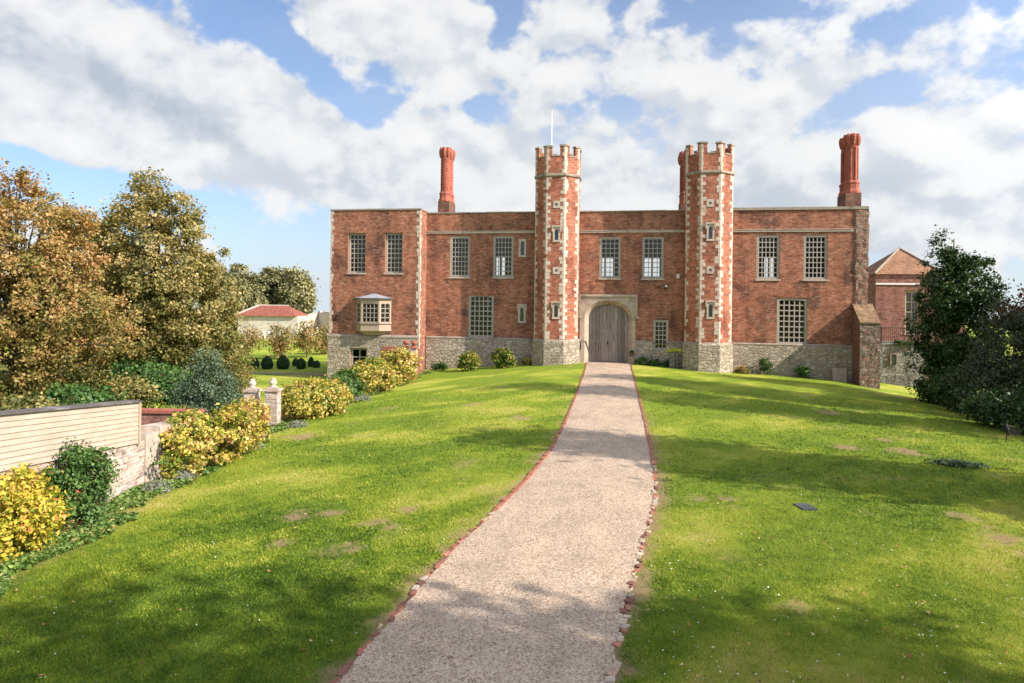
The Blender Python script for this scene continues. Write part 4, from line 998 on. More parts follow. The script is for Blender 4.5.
# ground cover strip in the border
rng = np.random.default_rng(55); n = 60000
Yb = -40+38*rng.random(n)**1.5; Xb = bx(Yb)+.15+rng.random(n)*(1.05+.25*np.sin(Yb*1.7))
k = fbm(Xb, Yb, 1.6, 3) > .46; Xb, Yb = Xb[k], Yb[k]; n = len(Xb)
Cb = np.stack([Xb, Yb, H(Xb, Yb)+.01+.10*rng.random(n)*fbm(Xb, Yb, 1.1, 2)*1.6], 1)
V, F = leaf_geo(Cb, rng.normal(size=(n, 3))*.6+np.array([0, 0, 1]), rng.uniform(.05, .11, n), rng.uniform(.04, .08, n), rng)
LM['cover'] = tint_mat('border ground cover leaf', [(0, (.05, .11, .018)), (.5, (.13, .23, .045)), (.85, (.26, .33, .08)), (1, (.38, .27, .12))], .5, .25)
stuff(raw('ground_cover', V, F, LM['cover'], attrs={'tint': np.repeat(rng.random(n), 4)}), 'low leafy ground cover along the foot of the border wall', 'ground cover')
# leafy weed patch on the lawn
x, y, z = G(957, 466); rng = np.random.default_rng(56); n = 900
Cb = np.array([x, y, z])+rng.normal(size=(n, 3))*np.array([.26, .14, .0]); Cb[:, 2] = H(Cb[:, 0], Cb[:, 1])+.03+.08*rng.random(n)
V, F = leaf_geo(Cb, rng.normal(size=(n, 3))*.6+np.array([0, 0, 1]), .09, .06, rng)
tag(raw('weed_patch', V, F, LM['blue'], None, (x, y, z), attrs={'tint': np.repeat(rng.random(n)*.7, 4)}), 'blue green patch of leafy weeds on the right lawn', 'plant')

# ---- left boundary: brick wall, cream boarding, piers
def along(v, off=0.):   # world point on the boundary line at camera depth v
    return uv_w(-8.02+.0*v+off, v)
def wall_run(mb, u, v0, v1, th, zt0, zt1, zb0=-2., mi=0, n=1):
    for k in range(n):
        a, b = v0+(v1-v0)*k/n, v0+(v1-v0)*(k+1)/n; za, zb = zt0+(zt1-zt0)*k/n, zt0+(zt1-zt0)*(k+1)/n
        P = [uv_w(u, a), uv_w(u, b), uv_w(u-th, b), uv_w(u-th, a)]
        mb.add([(x, y, zb0) for x, y in P]+[(P[0][0], P[0][1], za), (P[1][0], P[1][1], zb), (P[2][0], P[2][1], zb), (P[3][0], P[3][1], za)],
               [(0, 3, 2, 1)[::-1], (4, 5, 6, 7)[::-1], (0, 1, 5, 4)[::-1], (1, 2, 6, 5)[::-1], (2, 3, 7, 6)[::-1], (3, 0, 4, 7)[::-1]], mi)
bw = empty('garden_wall', (*uv_w(-8.0, 14), -.2)); tag(bw, 'pale limewashed brick wall carrying the cream boarding on the left', 'wall')
ub = -8.02
m = MB(); wall_run(m, ub, 6.0, 15.35, .38, 1.72, .86); m.build('brickwork', M_brick_pale, bw)
M_render = stone_mat('flaking render', (.40, .33, .26), .35, (.33, .26, .2), .6, 3.)
m = MB(); wall_run(m, ub+.03, 15.352, 17.4, .42, 1.0, .85); wall_run(m, ub, 17.402, 23.2, .3, .8, .55); m.build('rendered_end', M_render, bw)
m = MB(); wall_run(m, ub+.07, 15.9, 17.45, .5, 1.09, .94, .9); m.build('coping', M_stone, bw)
fc = empty('timber_fence', (*uv_w(-8.0, 13), 1.2)); tag(fc, 'cream weatherboarded screen standing on the pale brick wall', 'fence')
m = MB(); nb = 9; v0, v1 = 6.0, 15.0
for k in range(nb):
    for (f0, f1) in [(k/nb, (k+1)/nb)]:
        za0, za1 = 1.70+.89*f0, 1.70+.89*f1; zb0, zb1 = .88+.86*f0, .88+.86*f1
        P0, P1 = uv_w(ub+.05, v0), uv_w(ub+.05, v1); Q0, Q1 = uv_w(ub+.03, v0), uv_w(ub+.03, v1); I0, I1 = uv_w(ub-.1, v0), uv_w(ub-.1, v1)
        m.add([(*P0, za0), (*P1, zb0), (*Q1, zb1+.004), (*Q0, za1+.004), (*I0, za0), (*I1, zb0), (*I1, zb1), (*I0, za1)], [(0, 1, 2, 3)[::-1], (0, 1, 5, 4), (1, 2, 6, 5)], 0)
# keep slope: boards follow the falling wall
m.build('boards', M_board, fc)
m = MB(); wall_run(m, ub+.075, 15.002, 15.06, .34, 1.745, 1.74, .84); m.build('end_board', M_cream, fc)
m = MB()
P = [uv_w(ub+.09, v0), uv_w(ub+.09, 15.08), uv_w(ub-.16, 15.08), uv_w(ub-.16, v0)]
zs = [2.60, 1.745, 1.765, 2.62]
m.add([(P[i][0], P[i][1], zs[i]) for i in range(4)]+[(P[i][0], P[i][1], zs[i]+.03) for i in range(4)], [(0, 1, 2, 3), (7, 6, 5, 4), (4, 5, 1, 0), (5, 6, 2, 1), (6, 7, 3, 2), (7, 4, 0, 3)])
M_felt = stone_mat('grey capping sheet', (.10, .088, .078), .4, (.3, .28, .26), .6, 6.)
m.build('capping', M_felt, fc)
m = MB(); P = [uv_w(ub-.10, v0), uv_w(ub-.10, 14.98), uv_w(ub-.15, 14.98), uv_w(ub-.15, v0)]
m.add([(P[i][0], P[i][1], [1.72, .86, .86, 1.72][i]) for i in range(4)]+[(P[i][0], P[i][1], zs[i]-.005) for i in range(4)], [(0, 1, 2, 3), (7, 6, 5, 4), (4, 5, 1, 0), (5, 6, 2, 1), (6, 7, 3, 2), (7, 4, 0, 3)]); m.build('frame', M_wood, fc)
# red coped cross wall
cw = empty('cross_wall', (*uv_w(-9.5, 19), -1.6)); tag(cw, 'low brick cross wall with red tile coping behind the rendered wall end', 'wall')
def cross(mb, u0, u1, v, th, z0, z1):
    P = [uv_w(u0, v), uv_w(u1, v), uv_w(u1, v+th), uv_w(u0, v+th)]; mb.prism(P, z0, z1)
m = MB(); cross(m, -10.3, -8.45, 19, .25, -1.9, .86); m.build('brickwork', M_brick_pink, cw)
m = MB(); cross(m, -10.35, -8.43, 18.95, .35, .863, .95); m.build('coping', material('red coping tile', lambda t, b: (t.mix(.7, (.30, .095, .065, 1), t.ramp(t.noise(POS(t), 8, 4), [(.3, .7), (.7, 1.3)]), 'MULTIPLY'), None, 0)), cw)
# urn piers
def pier(u, v, zt, lab, w=.42):
    x, y = uv_w(u, v); z = hz(x, y)-.3 if u > -8.4 else -1.8; r = empty('gate_pier', (x, y, z)); tag(r, lab, 'pier', 'urn topped brick piers')
    h = w/2; m = MB(); m.box(x-h, x+h, y-h, y+h, z, zt-.12, rz=TH); m.build('shaft', M_brick_pale, r)
    m = MB(); m.box(x-h-.04, x+h+.04, y-h-.04, y+h+.04, zt-.118, zt-.03, rz=TH); m.box(x-h*.8, x+h*.8, y-h*.8, y+h*.8, zt-.028, zt+.02, rz=TH); m.build('cap', M_brick_pale, r)
    m = MB(); m.lathe(x, y, [(.11, zt+.02), (.11, zt+.05), (.07, zt+.07), (.12, zt+.12), (.135, zt+.17), (.11, zt+.23), (.07, zt+.26), (.085, zt+.28), (.08, zt+.31), (.03, zt+.315)], 14); m.build('urn', M_stone, r, smooth=True)
pier(-8.12, 23.9, .98, 'pale brick pier with stone urn, right hand and nearer of the pair')
pier(-8.98, 24.3, .90, 'pale brick pier with stone urn, left hand and half hidden of the pair')
# red ball posts near wing
def post(u, v, zt, lab):
    x, y = uv_w(u, v); z = hz(x, y)-.3; r = empty('gate_post', (x, y, z)); tag(r, lab, 'post', 'posts with red ball caps by the wing')
    m = MB(); m.box(x-.17, x+.17, y-.17, y+.17, z, zt-.5, rz=.1); m.build('shaft', M_stone, r)
    m = MB(); m.box(x-.21, x+.21, y-.21, y+.21, zt-.498, zt-.40); m.lathe(x, y, [(.21, zt-.398), (.1, zt-.33), (.08, zt-.3), (.17, zt-.2), (.19, zt-.12), (.15, zt-.03), (.04, zt)], 12); m.build('ball_cap', M_terra, r, smooth=False)
post(-6.62, 44.0, 1.52, 'left of the two red capped posts at the wing corner')
post(-6.05, 43.6, 1.50, 'right of the two red capped posts beside the wing corner')
m = MB(); x, y = uv_w(-6.02, 44.9); m.add([(x-.18, y-1.0, -1.2), (x+.18, y-1.0, -1.2), (x+.18, y+.6, -1.2), (x-.18, y+.6, -1.2), (x-.18, y-1.0, .3), (x+.18, y-1.0, .3), (x+.18, y+.6, .9), (x-.18, y+.6, .9)], [(0, 3, 2, 1), (4, 5, 6, 7), (0, 1, 5, 4), (1, 2, 6, 5), (2, 3, 7, 6), (3, 0, 4, 7)])
tag(m.build('ramped_wall', M_brick, org=(x, y, -.9)), 'short red brick ramped wall between the ball capped post and the wing', 'wall')

# ---- lower garden, middle distance
def topiary(px, py, w, h, seed, lab):
    w *= .68; h *= .85
    x, y, z = G(px, py); rng = np.random.default_rng(seed); n = 1500
    t = rng.random(n)**.8; a = rng.uniform(0, 6.283, n); prof = np.interp(t, [0, .15, .4, .7, .9, 1], [.55, .85, 1, .78, .38, .05])
    C = np.stack([x+np.cos(a)*prof*w, y+np.sin(a)*prof*w, z+t*h], 1)+rng.normal(size=(n, 3))*.03
    V, F = leaf_geo(C, np.stack([np.cos(a), np.sin(a), t], 1)+rng.normal(size=(n, 3))*.4, .14, .1, rng)
    r = empty('topiary', (x, y, z)); tag(r, lab, 'topiary', 'clipped dark topiary bushes in the lower garden')
    raw('foliage', V, F, LM['green'], r, (x, y, z), attrs={'tint': np.repeat(rng.random(n)*.5, 4)})
    m = MB(); m.lathe(x, y, [(w*.5, z+.02), (w*.8, z+h*.2), (w*.88, z+h*.4), (w*.6, z+h*.72), (w*.2, z+h*.9)], 10); m.build('core', M_hedge, r)
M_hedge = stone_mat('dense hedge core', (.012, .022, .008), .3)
for i, (px, py, w, h, lab) in enumerate([(241, 369, .35, .7, 'small clipped bush half hidden at the left end of the topiary row'), (255, 368.5, .42, .95, 'narrow clipped bush second in the topiary row'), (267, 369, .62, 1.15, 'broad domed topiary left of the largest one'), (283, 369, .68, 1.25, 'largest domed topiary, below the young trees'), (301, 369, .5, .95, 'rounded topiary standing left of two small bushes'), (295.5, 366, .3, .7, 'little clipped bush touching the rounded topiary'), (311, 366.5, .3, .85, 'little upright clipped bush towards the wing'), (316.5, 367.5, .36, .6, 'low clipped bush nearest to the wing')]):
    topiary(px, py, w, h, 120+i, lab)
YT = 'young thin autumn trees in the lower garden'
for i, (px, v, cy, r, rz_, lab) in enumerate([(281, 66, 341, 1.3, 1.5, 'young brown green tree above the domed topiaries'), (307, 68, 336, 1.25, 1.7, 'young tree with tan leaves right of the other one'), (325, 72, 340, 1.2, 1.5, 'thin orange leaved tree half behind the wing corner'), (247, 70, 341, 1.6, 1.6, 'pale thin autumn tree behind the blue green shrub')]):
    p = atD(px, cy, v); z0 = hz(p[0], p[1]); tree('young_tree', lab, 'tree', (p[0], p[1]), [(0, 0, p[2]-z0, r, r, rz_)], 60, 26, .3, .2, LM['orange'], 140+i, YT, tr=.07, limbs=26, inner=.1, tbase=.5)
# distant lodge with red roof and wall
lx0 = atD(238, 334, 124); lx1 = atD(300, 334, 124)
lg = empty('lodge', (float((lx0[0]+lx1[0])/2), float(lx0[1]), -2.3)); tag(lg, 'distant whitewashed garden building with hipped red tile roof', 'building')
def cbox(mb, u0, u1, v0, v1, z0, z1, top=None, mi=0):
    P = [uv_w(u0, v0), uv_w(u1, v0), uv_w(u1, v1), uv_w(u0, v1)]; mb.prism(P, z0, z1, mi)
U = lambda px, v: (px-512)/700*v
M_wash = stone_mat('weathered whitewash', (.48, .42, .34), .35, (.38, .3, .24), .6, .8)
m = MB(); cbox(m, U(238, 124), U(298, 124), 124, 131, -3, 1.0); m.build('wall', M_wash, lg)
m = MB(); a, b = U(235, 124), U(297, 124); P = [uv_w(a, 123.4), uv_w(b, 123.4), uv_w(b, 131.6), uv_w(a, 131.6)]; R1, R2 = uv_w(a+3.0, 127.5), uv_w(b-2.6, 127.5)
m.add([(*p, 1.0) for p in P]+[(*R1, 2.8), (*R2, 2.8)], [(0, 1, 5, 4), (1, 2, 5), (2, 3, 4, 5), (3, 0, 4), (3, 2, 1, 0)]); m.build('roof', M_tilered, lg)
m = MB(); q = [(*P[0], 1.05), (*R1, 2.84)]; m.tube(q, [.16, .16], 6); m.tube([(*R1, 2.84), (*R2, 2.84)], [.13, .13], 6); m.build('ridge_tiles', M_stone, lg)
m = MB(); 
for (pa, va, pb, vb, z) in [(298, 131, 318, 140, 1.2), (318, 140, 334, 135, 1.6), (334, 135, 352, 150, 1.5)]:
    A_ = uv_w(U(pa, va), va); B_ = uv_w(U(pb, vb), vb); n = 6
    for k in range(n):
        p0 = np.array(A_)+(np.array(B_)-A_)*k/n; p1 = np.array(A_)+(np.array(B_)-A_)*(k+1)/n; zz = z+random.uniform(-.15, .15)
        m.add([(p0[0], p0[1], -3), (p1[0], p1[1], -3), (p1[0], p1[1]+.8, -3), (p0[0], p0[1]+.8, -3), (p0[0], p0[1], zz), (p1[0], p1[1], zz+.05), (p1[0], p1[1]+.8, zz+.05), (p0[0], p0[1]+.8, zz)], [(0, 3, 2, 1), (4, 5, 6, 7), (0, 1, 5, 4), (1, 2, 6, 5), (2, 3, 7, 6), (3, 0, 4, 7)])
tag(m.build('stone_wall', M_wash, org=(*uv_w(U(318, 140), 140), -2.3)), 'distant pale garden wall running right from the red roofed lodge', 'wall')
m = MB(); rs = random.Random(4)
for k in range(26):
    px = 236+k*3.7; v = 108+rs.uniform(-1.5, 1.5)+max(0, px-290)*.3; x, y = uv_w(U(px, v), v); m.box(x-.5, x+.5, y-.4, y+.4, -3, -1.75+rs.uniform(0, .75), j=.12)
tag(m.build('ruined_wall', M_wash, org=(*uv_w(U(285, 108), 108), -2.3)), 'low ruined wall of pale rubble in front of the distant lodge', 'wall')
for i, (px, py, lab) in enumerate([(264, 337, 'leftmost white post in the lower meadow'), (268.5, 336.5, 'white post just right of the leftmost one in the meadow'), (317.5, 331.5, 'white post in the meadow nearest to the wing')]):
    x, y, z = G(px, py); m = MB(); m.box(x-.14, x+.14, y-.1, y+.1, z-.05, z+.75); m.lathe(x, y, [(.16, z+.752), (.02, z+.86)], 4, rot=.785); small('marker_post', m, M_white, lab, 'post', (x, y, z), 'white posts in the meadow')
# distant trees
DT = 'distant trees behind the red roofed lodge'
for i, (px, v, py, rx, rz_, lab, mm, tb) in enumerate([(236, 138, 294, 4.9, 5.4, 'distant olive green tree left above the lodge roof', 'far', .4), (222, 134, 300, 3.6, 4.2, 'distant green tree half hidden by the gold maple', 'far', .45), (278, 150, 289, 4.6, 4.9, 'distant dark brown green tree directly above the lodge roof', 'far', .3), (297, 146, 291, 2.9, 5.0, 'distant pale willow like tree right above the lodge roof', 'far', .62)]):
    p = atD(px, py, v); z0 = -2.3; h = p[2]-z0
    tree('background_tree', lab, 'tree', (p[0], p[1], z0), [(0, 0, h, rx, rx, rz_), (-rx*.4, 0, h-rz_*.35, rx*.75, rx*.7, rz_*.75), (rx*.45, 0, h-rz_*.3, rx*.7, rx*.7, rz_*.7), (0, 0, h-rz_*.6, rx*.8, rx*.7, rz_*.6)], 420, 60, .5, .5, LM[mm], 160+i, DT, tr=.3, limbs=20, inner=.35, tbase=tb, droop=1.2 if i == 3 else 0.)

# ---- plants at the foot of the front
for i, (px, py, r, h, lab, mm, tb) in enumerate([(467, 371, .85, 1.25, 'round bush against the plinth under the left arched window', 'yg', .3), (502, 368, .8, 1.25, 'round bush against the plinth left of the left turret', 'yg', .26)]):
    x, y, z = G(px, py); y = min(y, -1.0)+.0; tree('bush', lab, 'bush', (x, y), [(0, 0, h*.5, r*.8, r*.7, h*.5), (.2, 0, h*.4, r*.8, r*.6, h*.4)], 70, 55, .13, .11, LM[mm], 180+i, 'bushes against the left front plinth', tr=.03, limbs=8, tbase=tb, trunk_name='stem', crown_name='foliage', inner=.4)
for i, (px, py, Y, r, h, lab, mm) in enumerate([(765, 366, -.5, .5, 1.1, 'wispy shrub on the plinth under the right hand front window', 'green'), (803, 367, -.5, .55, .9, 'spreading shrub on the plinth between window and buttress', 'green'), (528, 362, -.6, .5, .45, 'low pale leaved plant at the foot of the left turret', 'yg'), (642, 361, -.5, .4, .45, 'first low plant right of the gate', 'green'), (655, 362, -.5, .45, .45, 'middle low plant below the small ground floor window', 'green'), (669, 363, -.5, .4, .4, 'low plant nearest to the right turret', 'green'), (440, 370, -1.3, .9, .5, 'low leafy plant at the foot of the wing corner', 'green'), (742, 368, -.7, .5, .4, 'reddish green plant at the foot of the right turret', 'orange')]):
    x, y, z = [float(c) for c in onY(px, py, Y)]; tree('plant', lab, 'plant', (x, Y), [(0, 0, h*.5, r*.85, r*.5, h*.5)], 26, 36, .10, .10, LM[mm], 190+i, None, tr=.02, limbs=6, tbase=.5, inner=.1, trunk_name='stem', crown_name='foliage')
tree('plant', 'dark leafy plant growing in the pot on the guard stone', 'plant', (1.58, -.26, .74), [(0, 0, .1, .15, .13, .12)], 10, 14, .05, .07, LM['dark'], 199, tr=0, crown_name='foliage')
# yellow flower planter on a dark post
x, y = 4.45, -.9; z = hz(x, y); fl = empty('flower_stand', (x, y, z)); tag(fl, 'dark stand with yellow flowers beside the right turret', 'flower stand')
m = MB(); m.tube([(x, y, z-.1), (x, y, z+.95)], [.09, .08], 8); m.box(x-.45, x-.1, y-.12, y+.12, z-.1, z+1.0); m.lathe(x, y, [(.1, z+.952), (.22, z+1.12)], 10); m.build('stand', [M_ragdark], fl)
rng = np.random.default_rng(5); C = np.array([x-.1, y, z+1.15])+rng.normal(size=(170, 3))*np.array([.26, .12, .07]); V, F = leaf_geo(C, rng.normal(size=(170, 3)), .1, .09, rng)
raw('flowers', V, F, tint_mat('yellow flower', [(0, (.25, .4, .03)), (.4, (.65, .62, .03)), (1, (.8, .72, .05))], .5, .2), fl, (x, y, z), attrs={'tint': np.repeat(rng.random(170), 4)})
# stone slab leaning by the buttress
m = MB(); m.add([(14.05, -.5, -1.0), (14.85, -.5, -1.0), (14.85, -.35, -1.0), (14.05, -.35, -1.0), (14.03, -.28, .10), (14.87, -.28, .12), (14.87, -.13, .12), (14.03, -.13, .10)], [(0, 3, 2, 1), (4, 5, 6, 7), (0, 1, 5, 4), (1, 2, 6, 5), (2, 3, 7, 6), (3, 0, 4, 7)])
small('stone_slab', m, M_surround, 'upright tan stone slab leaning on the plinth near the buttress', 'slab', (14.45, -.4, -.6))
# manhole slab in lawn
x, y, z = G(805, 508); m = MB(); m.box(x-.15, x+.15, y-.2, y+.2, z-.02, z+.035, rz=.3)
small('drain_cover', m, stone_mat('grey slate', (.05, .055, .065), .3), 'small dark grey drain cover set in the right lawn', 'drain cover', (x, y, z))

# ---- right annexe and retaining wall
an = empty('annexe', (24, 11, -1.5)); tag(an, 'pink brick annexe with pyramid tiled roof behind the right hand tree', 'building')
AY = 10.0; ax0, ax1 = 19.75, 26.0
m = MB(); wall_holes(m, ax0, ax1, -2.3, 6.45, AY, AY+.4, [(21.8, 22.85, 2.0, 5.25)]); m.box(ax0, ax0+.4, AY+.401, AY+6, -2.3, 6.45); m.build('wall', M_brick_pink, an)
m = MB(); ex0, ex1, ey = ax0-.1, 24.5, AY-.15; apx, apy, apz = 22.25, AY+2.6, 8.6
m.add([(ex0-.05, ey, 6.45), (ex1, ey, 6.45), (ex1, ey+6, 6.45), (ex0-.05, ey+6, 6.45), (apx, apy, apz)], [(0, 1, 4), (1, 2, 4), (2, 3, 4), (3, 0, 4)]); m.build('roof', M_tile, an)
m = MB(); m.tube([(ex0-.05, ey, 6.5), (apx, apy, apz+.03)], [.09, .09], 6); m.tube([(ex1, ey, 6.5), (apx, apy, apz+.03)], [.08, .08], 6); m.build('hip_tiles', M_coping, an)
m = MB(); m.box(ax0-.02, 24.5, AY-.08, AY+.05, 5.66, 5.78); m.build('string_course', M_white, an)
m = MB(); m.box(ax0-.03, 24.5, AY-.05, AY+.05, 6.2, 6.44); m.build('eaves_board', M_brick_pink, an)
window(21.8, 22.85, 2.0, 5.25, AY, 2, 4, M_cream, fw=.12, bar=.05, depth=.15, parent=an)
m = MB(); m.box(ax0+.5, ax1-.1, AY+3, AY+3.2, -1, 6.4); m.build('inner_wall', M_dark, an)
rw = empty('retaining_wall', (19.5, 5, -1.4)); tag(rw, 'weathered ragstone terrace wall between buttress and dark tree', 'wall')
m = MB(); rough_poly(m, [(16.2, 5, -2.5), (21.5, 5, -2.5), (21.5, 5, 1.4), (16.2, 5, 1.35)], 30, 20, .05); m.add([(16.2, 5, 1.36), (21.5, 5, 1.4), (21.5, 9.9, 1.4), (16.2, 9.9, 1.36)], [(0, 1, 2, 3)])
m.build('stonework', M_ragdark, rw)
m = MB(); m.box(19.2, 19.52, 4.92, 4.96, .1, .62); m.build('vent_opening', M_paneD, rw)
m = MB(); m.box(19.12, 19.2, 4.88, 5.0, .04, .68); m.box(19.52, 19.6, 4.88, 5.0, .04, .68); m.box(19.12, 19.6, 4.885, 5.0, .68, .76); m.build('vent_surround', M_coping, rw)
rl = empty('railing', (19.5, 5.2, 1.38)); tag(rl, 'thin dark metal railing on top of the ragstone terrace wall', 'railing')
m = MB(); m.box(16.3, 21.4, 5.17, 5.2, 2.52, 2.56); m.box(16.3, 21.4, 5.17, 5.2, 1.5, 1.53); m.build('rail', M_iron, rl)
m = MB(); x = 16.35
while x < 21.4: m.box(x, x+.014, 5.175, 5.189, 1.38, 2.53); x += .13
m.build('bars', M_iron, rl)
for x in (16.4, 18.6, 20.8): m = MB(); m.box(x, x+.04, 5.16, 5.21, 1.36, 2.62); m.build('post', M_iron, rl)
tree('plant', 'green ferny plant growing on top of the terrace wall', 'plant', (20.0, 5.0, 1.4), [(0, 0, .1, .8, .2, .15)], 24, 30, .1, .1, LM['green'], 210, tr=0, crown_name='foliage')

# ---- right side trees
def at_uv(px, v): return uv_w((px-512)/700*v, v)
x, y = at_uv(953, 37); tree('evergreen_tree', 'tall dark evergreen tree with two tips beside the annexe', 'tree', (x, y),
    [(0, 0, 4.0, 2.0, 2.0, 4.0), (.1, -.6, 4.0, 1.4, 1.1, 3.4), (-.1, -.5, 6.2, 1.1, .8, 2.0), (-.7, 0, 6.2, 1.1, 1.2, 2.5), (.9, 0, 6.0, 1.3, 1.3, 2.3), (0, 0, 1.8, 2.1, 2.1, 2.0), (-.75, 0, 8.5, .35, .4, 1.3), (0, 0, 7.3, .8, .8, 1.1), (1.2, 0, 7.5, .6, .6, .9)],
    520, 80, .18, .13, LM['dark'], 220, tr=.16, limbs=40, inner=.3, tbase=.5)
x, y = at_uv(1012, 30); tree('shrub', 'big grey green shrub at the right edge in front of the russet tree', 'shrub', (x, y),
    [(0, 0, 3.0, 1.8, 1.9, 2.3), (1.6, 0, 3.3, 1.9, 1.8, 2.4), (-.6, 0, 1.6, 1.7, 1.5, 1.7), (1.4, 0, 1.6, 2.2, 1.9, 1.7)], 330, 70, .22, .12, LM['greyg'], 221, tr=.1, limbs=30, inner=.35, tbase=.5, trunk_name='stem', crown_name='foliage')
x, y = at_uv(1075, 33); tree('copper_tree', 'russet and green leaved tree at the right edge above the grey green shrub', 'tree', (x, y),
    [(0.6, 0, 5.4, 2.9, 2.6, 2.5), (-1.6, 0, 5.2, 1.7, 1.5, 1.3), (2.5, 0, 7, 3, 2.8, 2.8), (-.4, 0, 4.4, 3, 2.4, 2)], 230, 60, .3, .17, LM['copper'], 222, tr=.2, limbs=40, inner=.3, tbase=.5)
for i, (px, v, r, h, lab) in enumerate([(941, 38, 1.0, 1.5, 'low dark shrub at the left foot of the evergreen tree'), (968, 33.5, 1.6, 2.3, 'dark shrub filling the gap between evergreen and grey green shrub'), (1000, 27.5, 1.3, 1.3, 'low dark shrub behind the tree stump'), (1040, 25.5, 1.5, 1.9, 'dark shrub at the right edge behind the tree stump')]):
    x, y = at_uv(px, v); tree('shrub', lab, 'shrub', (x, y), [(0, 0, h*.5, r, r, h*.5), (.3, 0, h*.35, r, r*.8, h*.4)], 110, 55, .18, .12, LM['dark'], 230+i, 'dark shrubs below the right hand trees', tr=.03, limbs=8, inner=.3, tbase=.5, trunk_name='stem', crown_name='foliage')
# stump and ornament
x, y, z = G(1014, 435); st = empty('tree_stump', (x, y, z)); tag(st, 'sawn tree stump with pale top at the right edge of the lawn', 'stump')
m = MB(); n = 14; m.rings([[(x+(r*(1+.08*math.sin(3*a+1)))*math.cos(a), y+r*(1+.08*math.sin(3*a+1))*math.sin(a), zz) for a in [6.2832*i/n for i in range(n)]] for r, zz in [(.24, z-.05), (.19, z+.08), (.17, z+.31)]]); m.build('trunk', M_bark, st)
m = MB(); m.lathe(x, y, [(.175, z+.312), (.17, z+.33)], 14); m.build('cut_face', stone_mat('sawn wood', (.40, .27, .17), .3, (.3, .2, .12), .3, 12), st)
x, y, z = G(1006, 442); oz_ = z; orn = empty('garden_ornament', (x, y, z)); tag(orn, 'dark bird shaped metal ornament on a thin stake beside the stump', 'ornament')
m = MB(); m.tube([(x, y, z-.05), (x+.01, y, z+.16), (x+.04, y, z+.3)], [.014, .014, .012], 6); m.build('stake', M_iron, orn)
m = MB(); m.tube([(x+.06, y, z+.22), (x+.05, y, z+.30), (x+.02, y, z+.42), (x-.01, y, z+.54), (x-.0, y, z+.62), (x+.03, y, z+.68), (x+.06, y, z+.70)], [.015, .05, .075, .06, .03, .03, .012], 9); m.tube([(x+.05, y, z+.7), (x-.03, y, z+.69), (x-.09, y, z+.66)], [.02, .012, .004], 6); m.build('body', M_iron, orn)

# ---- trees beyond the right edge of the view whose shade falls over the lawn
def shade_tree(tip_px, tip_py, h, seed, lobes, lab, nc=170, L=.3, sig=.5):
    x, y, z = G(tip_px, tip_py); e = math.tan(SE); az = SA
    bx_, by_ = x+math.sin(az)*h/e, y-math.cos(az)*h/e
    return tree('broadleaf_tree', lab, 'tree', (bx_, by_), lobes, nc, 60, sig, L, LM['maple'], seed, 'tall trees beyond the right edge of the lawn', tr=.28, limbs=30, inner=.3, tbase=.35)
SE, SA = math.radians(33), math.radians(74)
shade_tree(490, 387, 17.5, 301, [(0, 0, 15.6, 1.6, 1.6, 2.4), (0, 0, 12.5, 2.3, 2.2, 3), (0, 0, 9, 2.5, 2.4, 3), (.5, 0, 6, 2.2, 2.2, 2.6)], 'tall broadleaf tree right of the lawn, level with the copper tree')
shade_tree(500, 433, 13.5, 302, [(0, 0, 12, 1.5, 1.5, 2.2), (0, 0, 9, 2.2, 2.1, 3), (0, 0, 6, 2.4, 2.2, 2.6)], 'tall broadleaf tree right of the lawn, level with the stump')
shade_tree(560, 374, 17.5, 305, [(0, 0, 15.6, 1.3, 1.3, 2.4), (0, 0, 12.5, 2.4, 2.6, 3), (0, 0, 9, 2.6, 3.0, 3)], 'tall broadleaf tree behind the copper tree')
shade_tree(60, 640, 13.5, 303, [(0, 0, 12, 2.0, 2.0, 2.2), (0, .8, 9, 2.8, 2.6, 3), (0, -1.6, 10.5, 2.4, 2.0, 2), (0, 0, 6, 2.6, 2.2, 2.6)], 'tall broadleaf tree right of the viewpoint')
shade_tree(640, 660, 13.5, 304, [(0, 0, 12, 2.3, 2.2, 2.4), (0, 0, 9, 2.6, 2.2, 3), (0, 0, 6, 2.6, 2.2, 2.6)], 'tall broadleaf tree behind and right of the viewpoint')

# ------------------------------------------------------------ sky, sun, camera
w = bpy.data.worlds.new('World'); scene.world = w; w.use_nodes = True; t = NT(w.node_tree); bg = t.n['Background']
geo0 = t.new('ShaderNodeTexCoord').outputs['Generated']; sx = t.new('ShaderNodeSeparateXYZ'); t.l.new(geo0, sx.inputs[0]); cx_ = t.new('ShaderNodeCombineXYZ'); t.l.new(sx.outputs[0], cx_.inputs[0]); t.l.new(sx.outputs[1], cx_.inputs[1]); t.put(cx_.inputs[2], t.m('MAXIMUM', sx.outputs[2], .012))
sky = t.new('ShaderNodeTexSky', sky_type='NISHITA', sun_disc=False); sky.sun_elevation = SE; sky.sun_rotation = math.pi-SA if False else math.radians(180)-SA
t.l.new(cx_.outputs[0], sky.inputs[0]); sky.air_density = 1.0; sky.dust_density = .3; sky.ozone_density = 1.6
tc = t.new('ShaderNodeTexCoord').outputs['Generated']
nrm = t.new('ShaderNodeVectorMath', operation='NORMALIZE'); t.put(nrm.inputs[0], tc); D = nrm.outputs[0]
def dot(v): n = t.new('ShaderNodeVectorMath', operation='DOT_PRODUCT'); t.put(n.inputs[0], D); n.inputs[1].default_value = tuple(v); return n.outputs['Value']
az_ = t.m('ARCTAN2', dot(R0), dot(FW)); sepz = dot((0, 0, 1)); el_ = t.m('ARCSINE', sepz)
def ae(px, py):
    d = ray(px, py); d = d/np.linalg.norm(d); return math.atan2(d @ R0, d @ FW), math.asin(d[2])
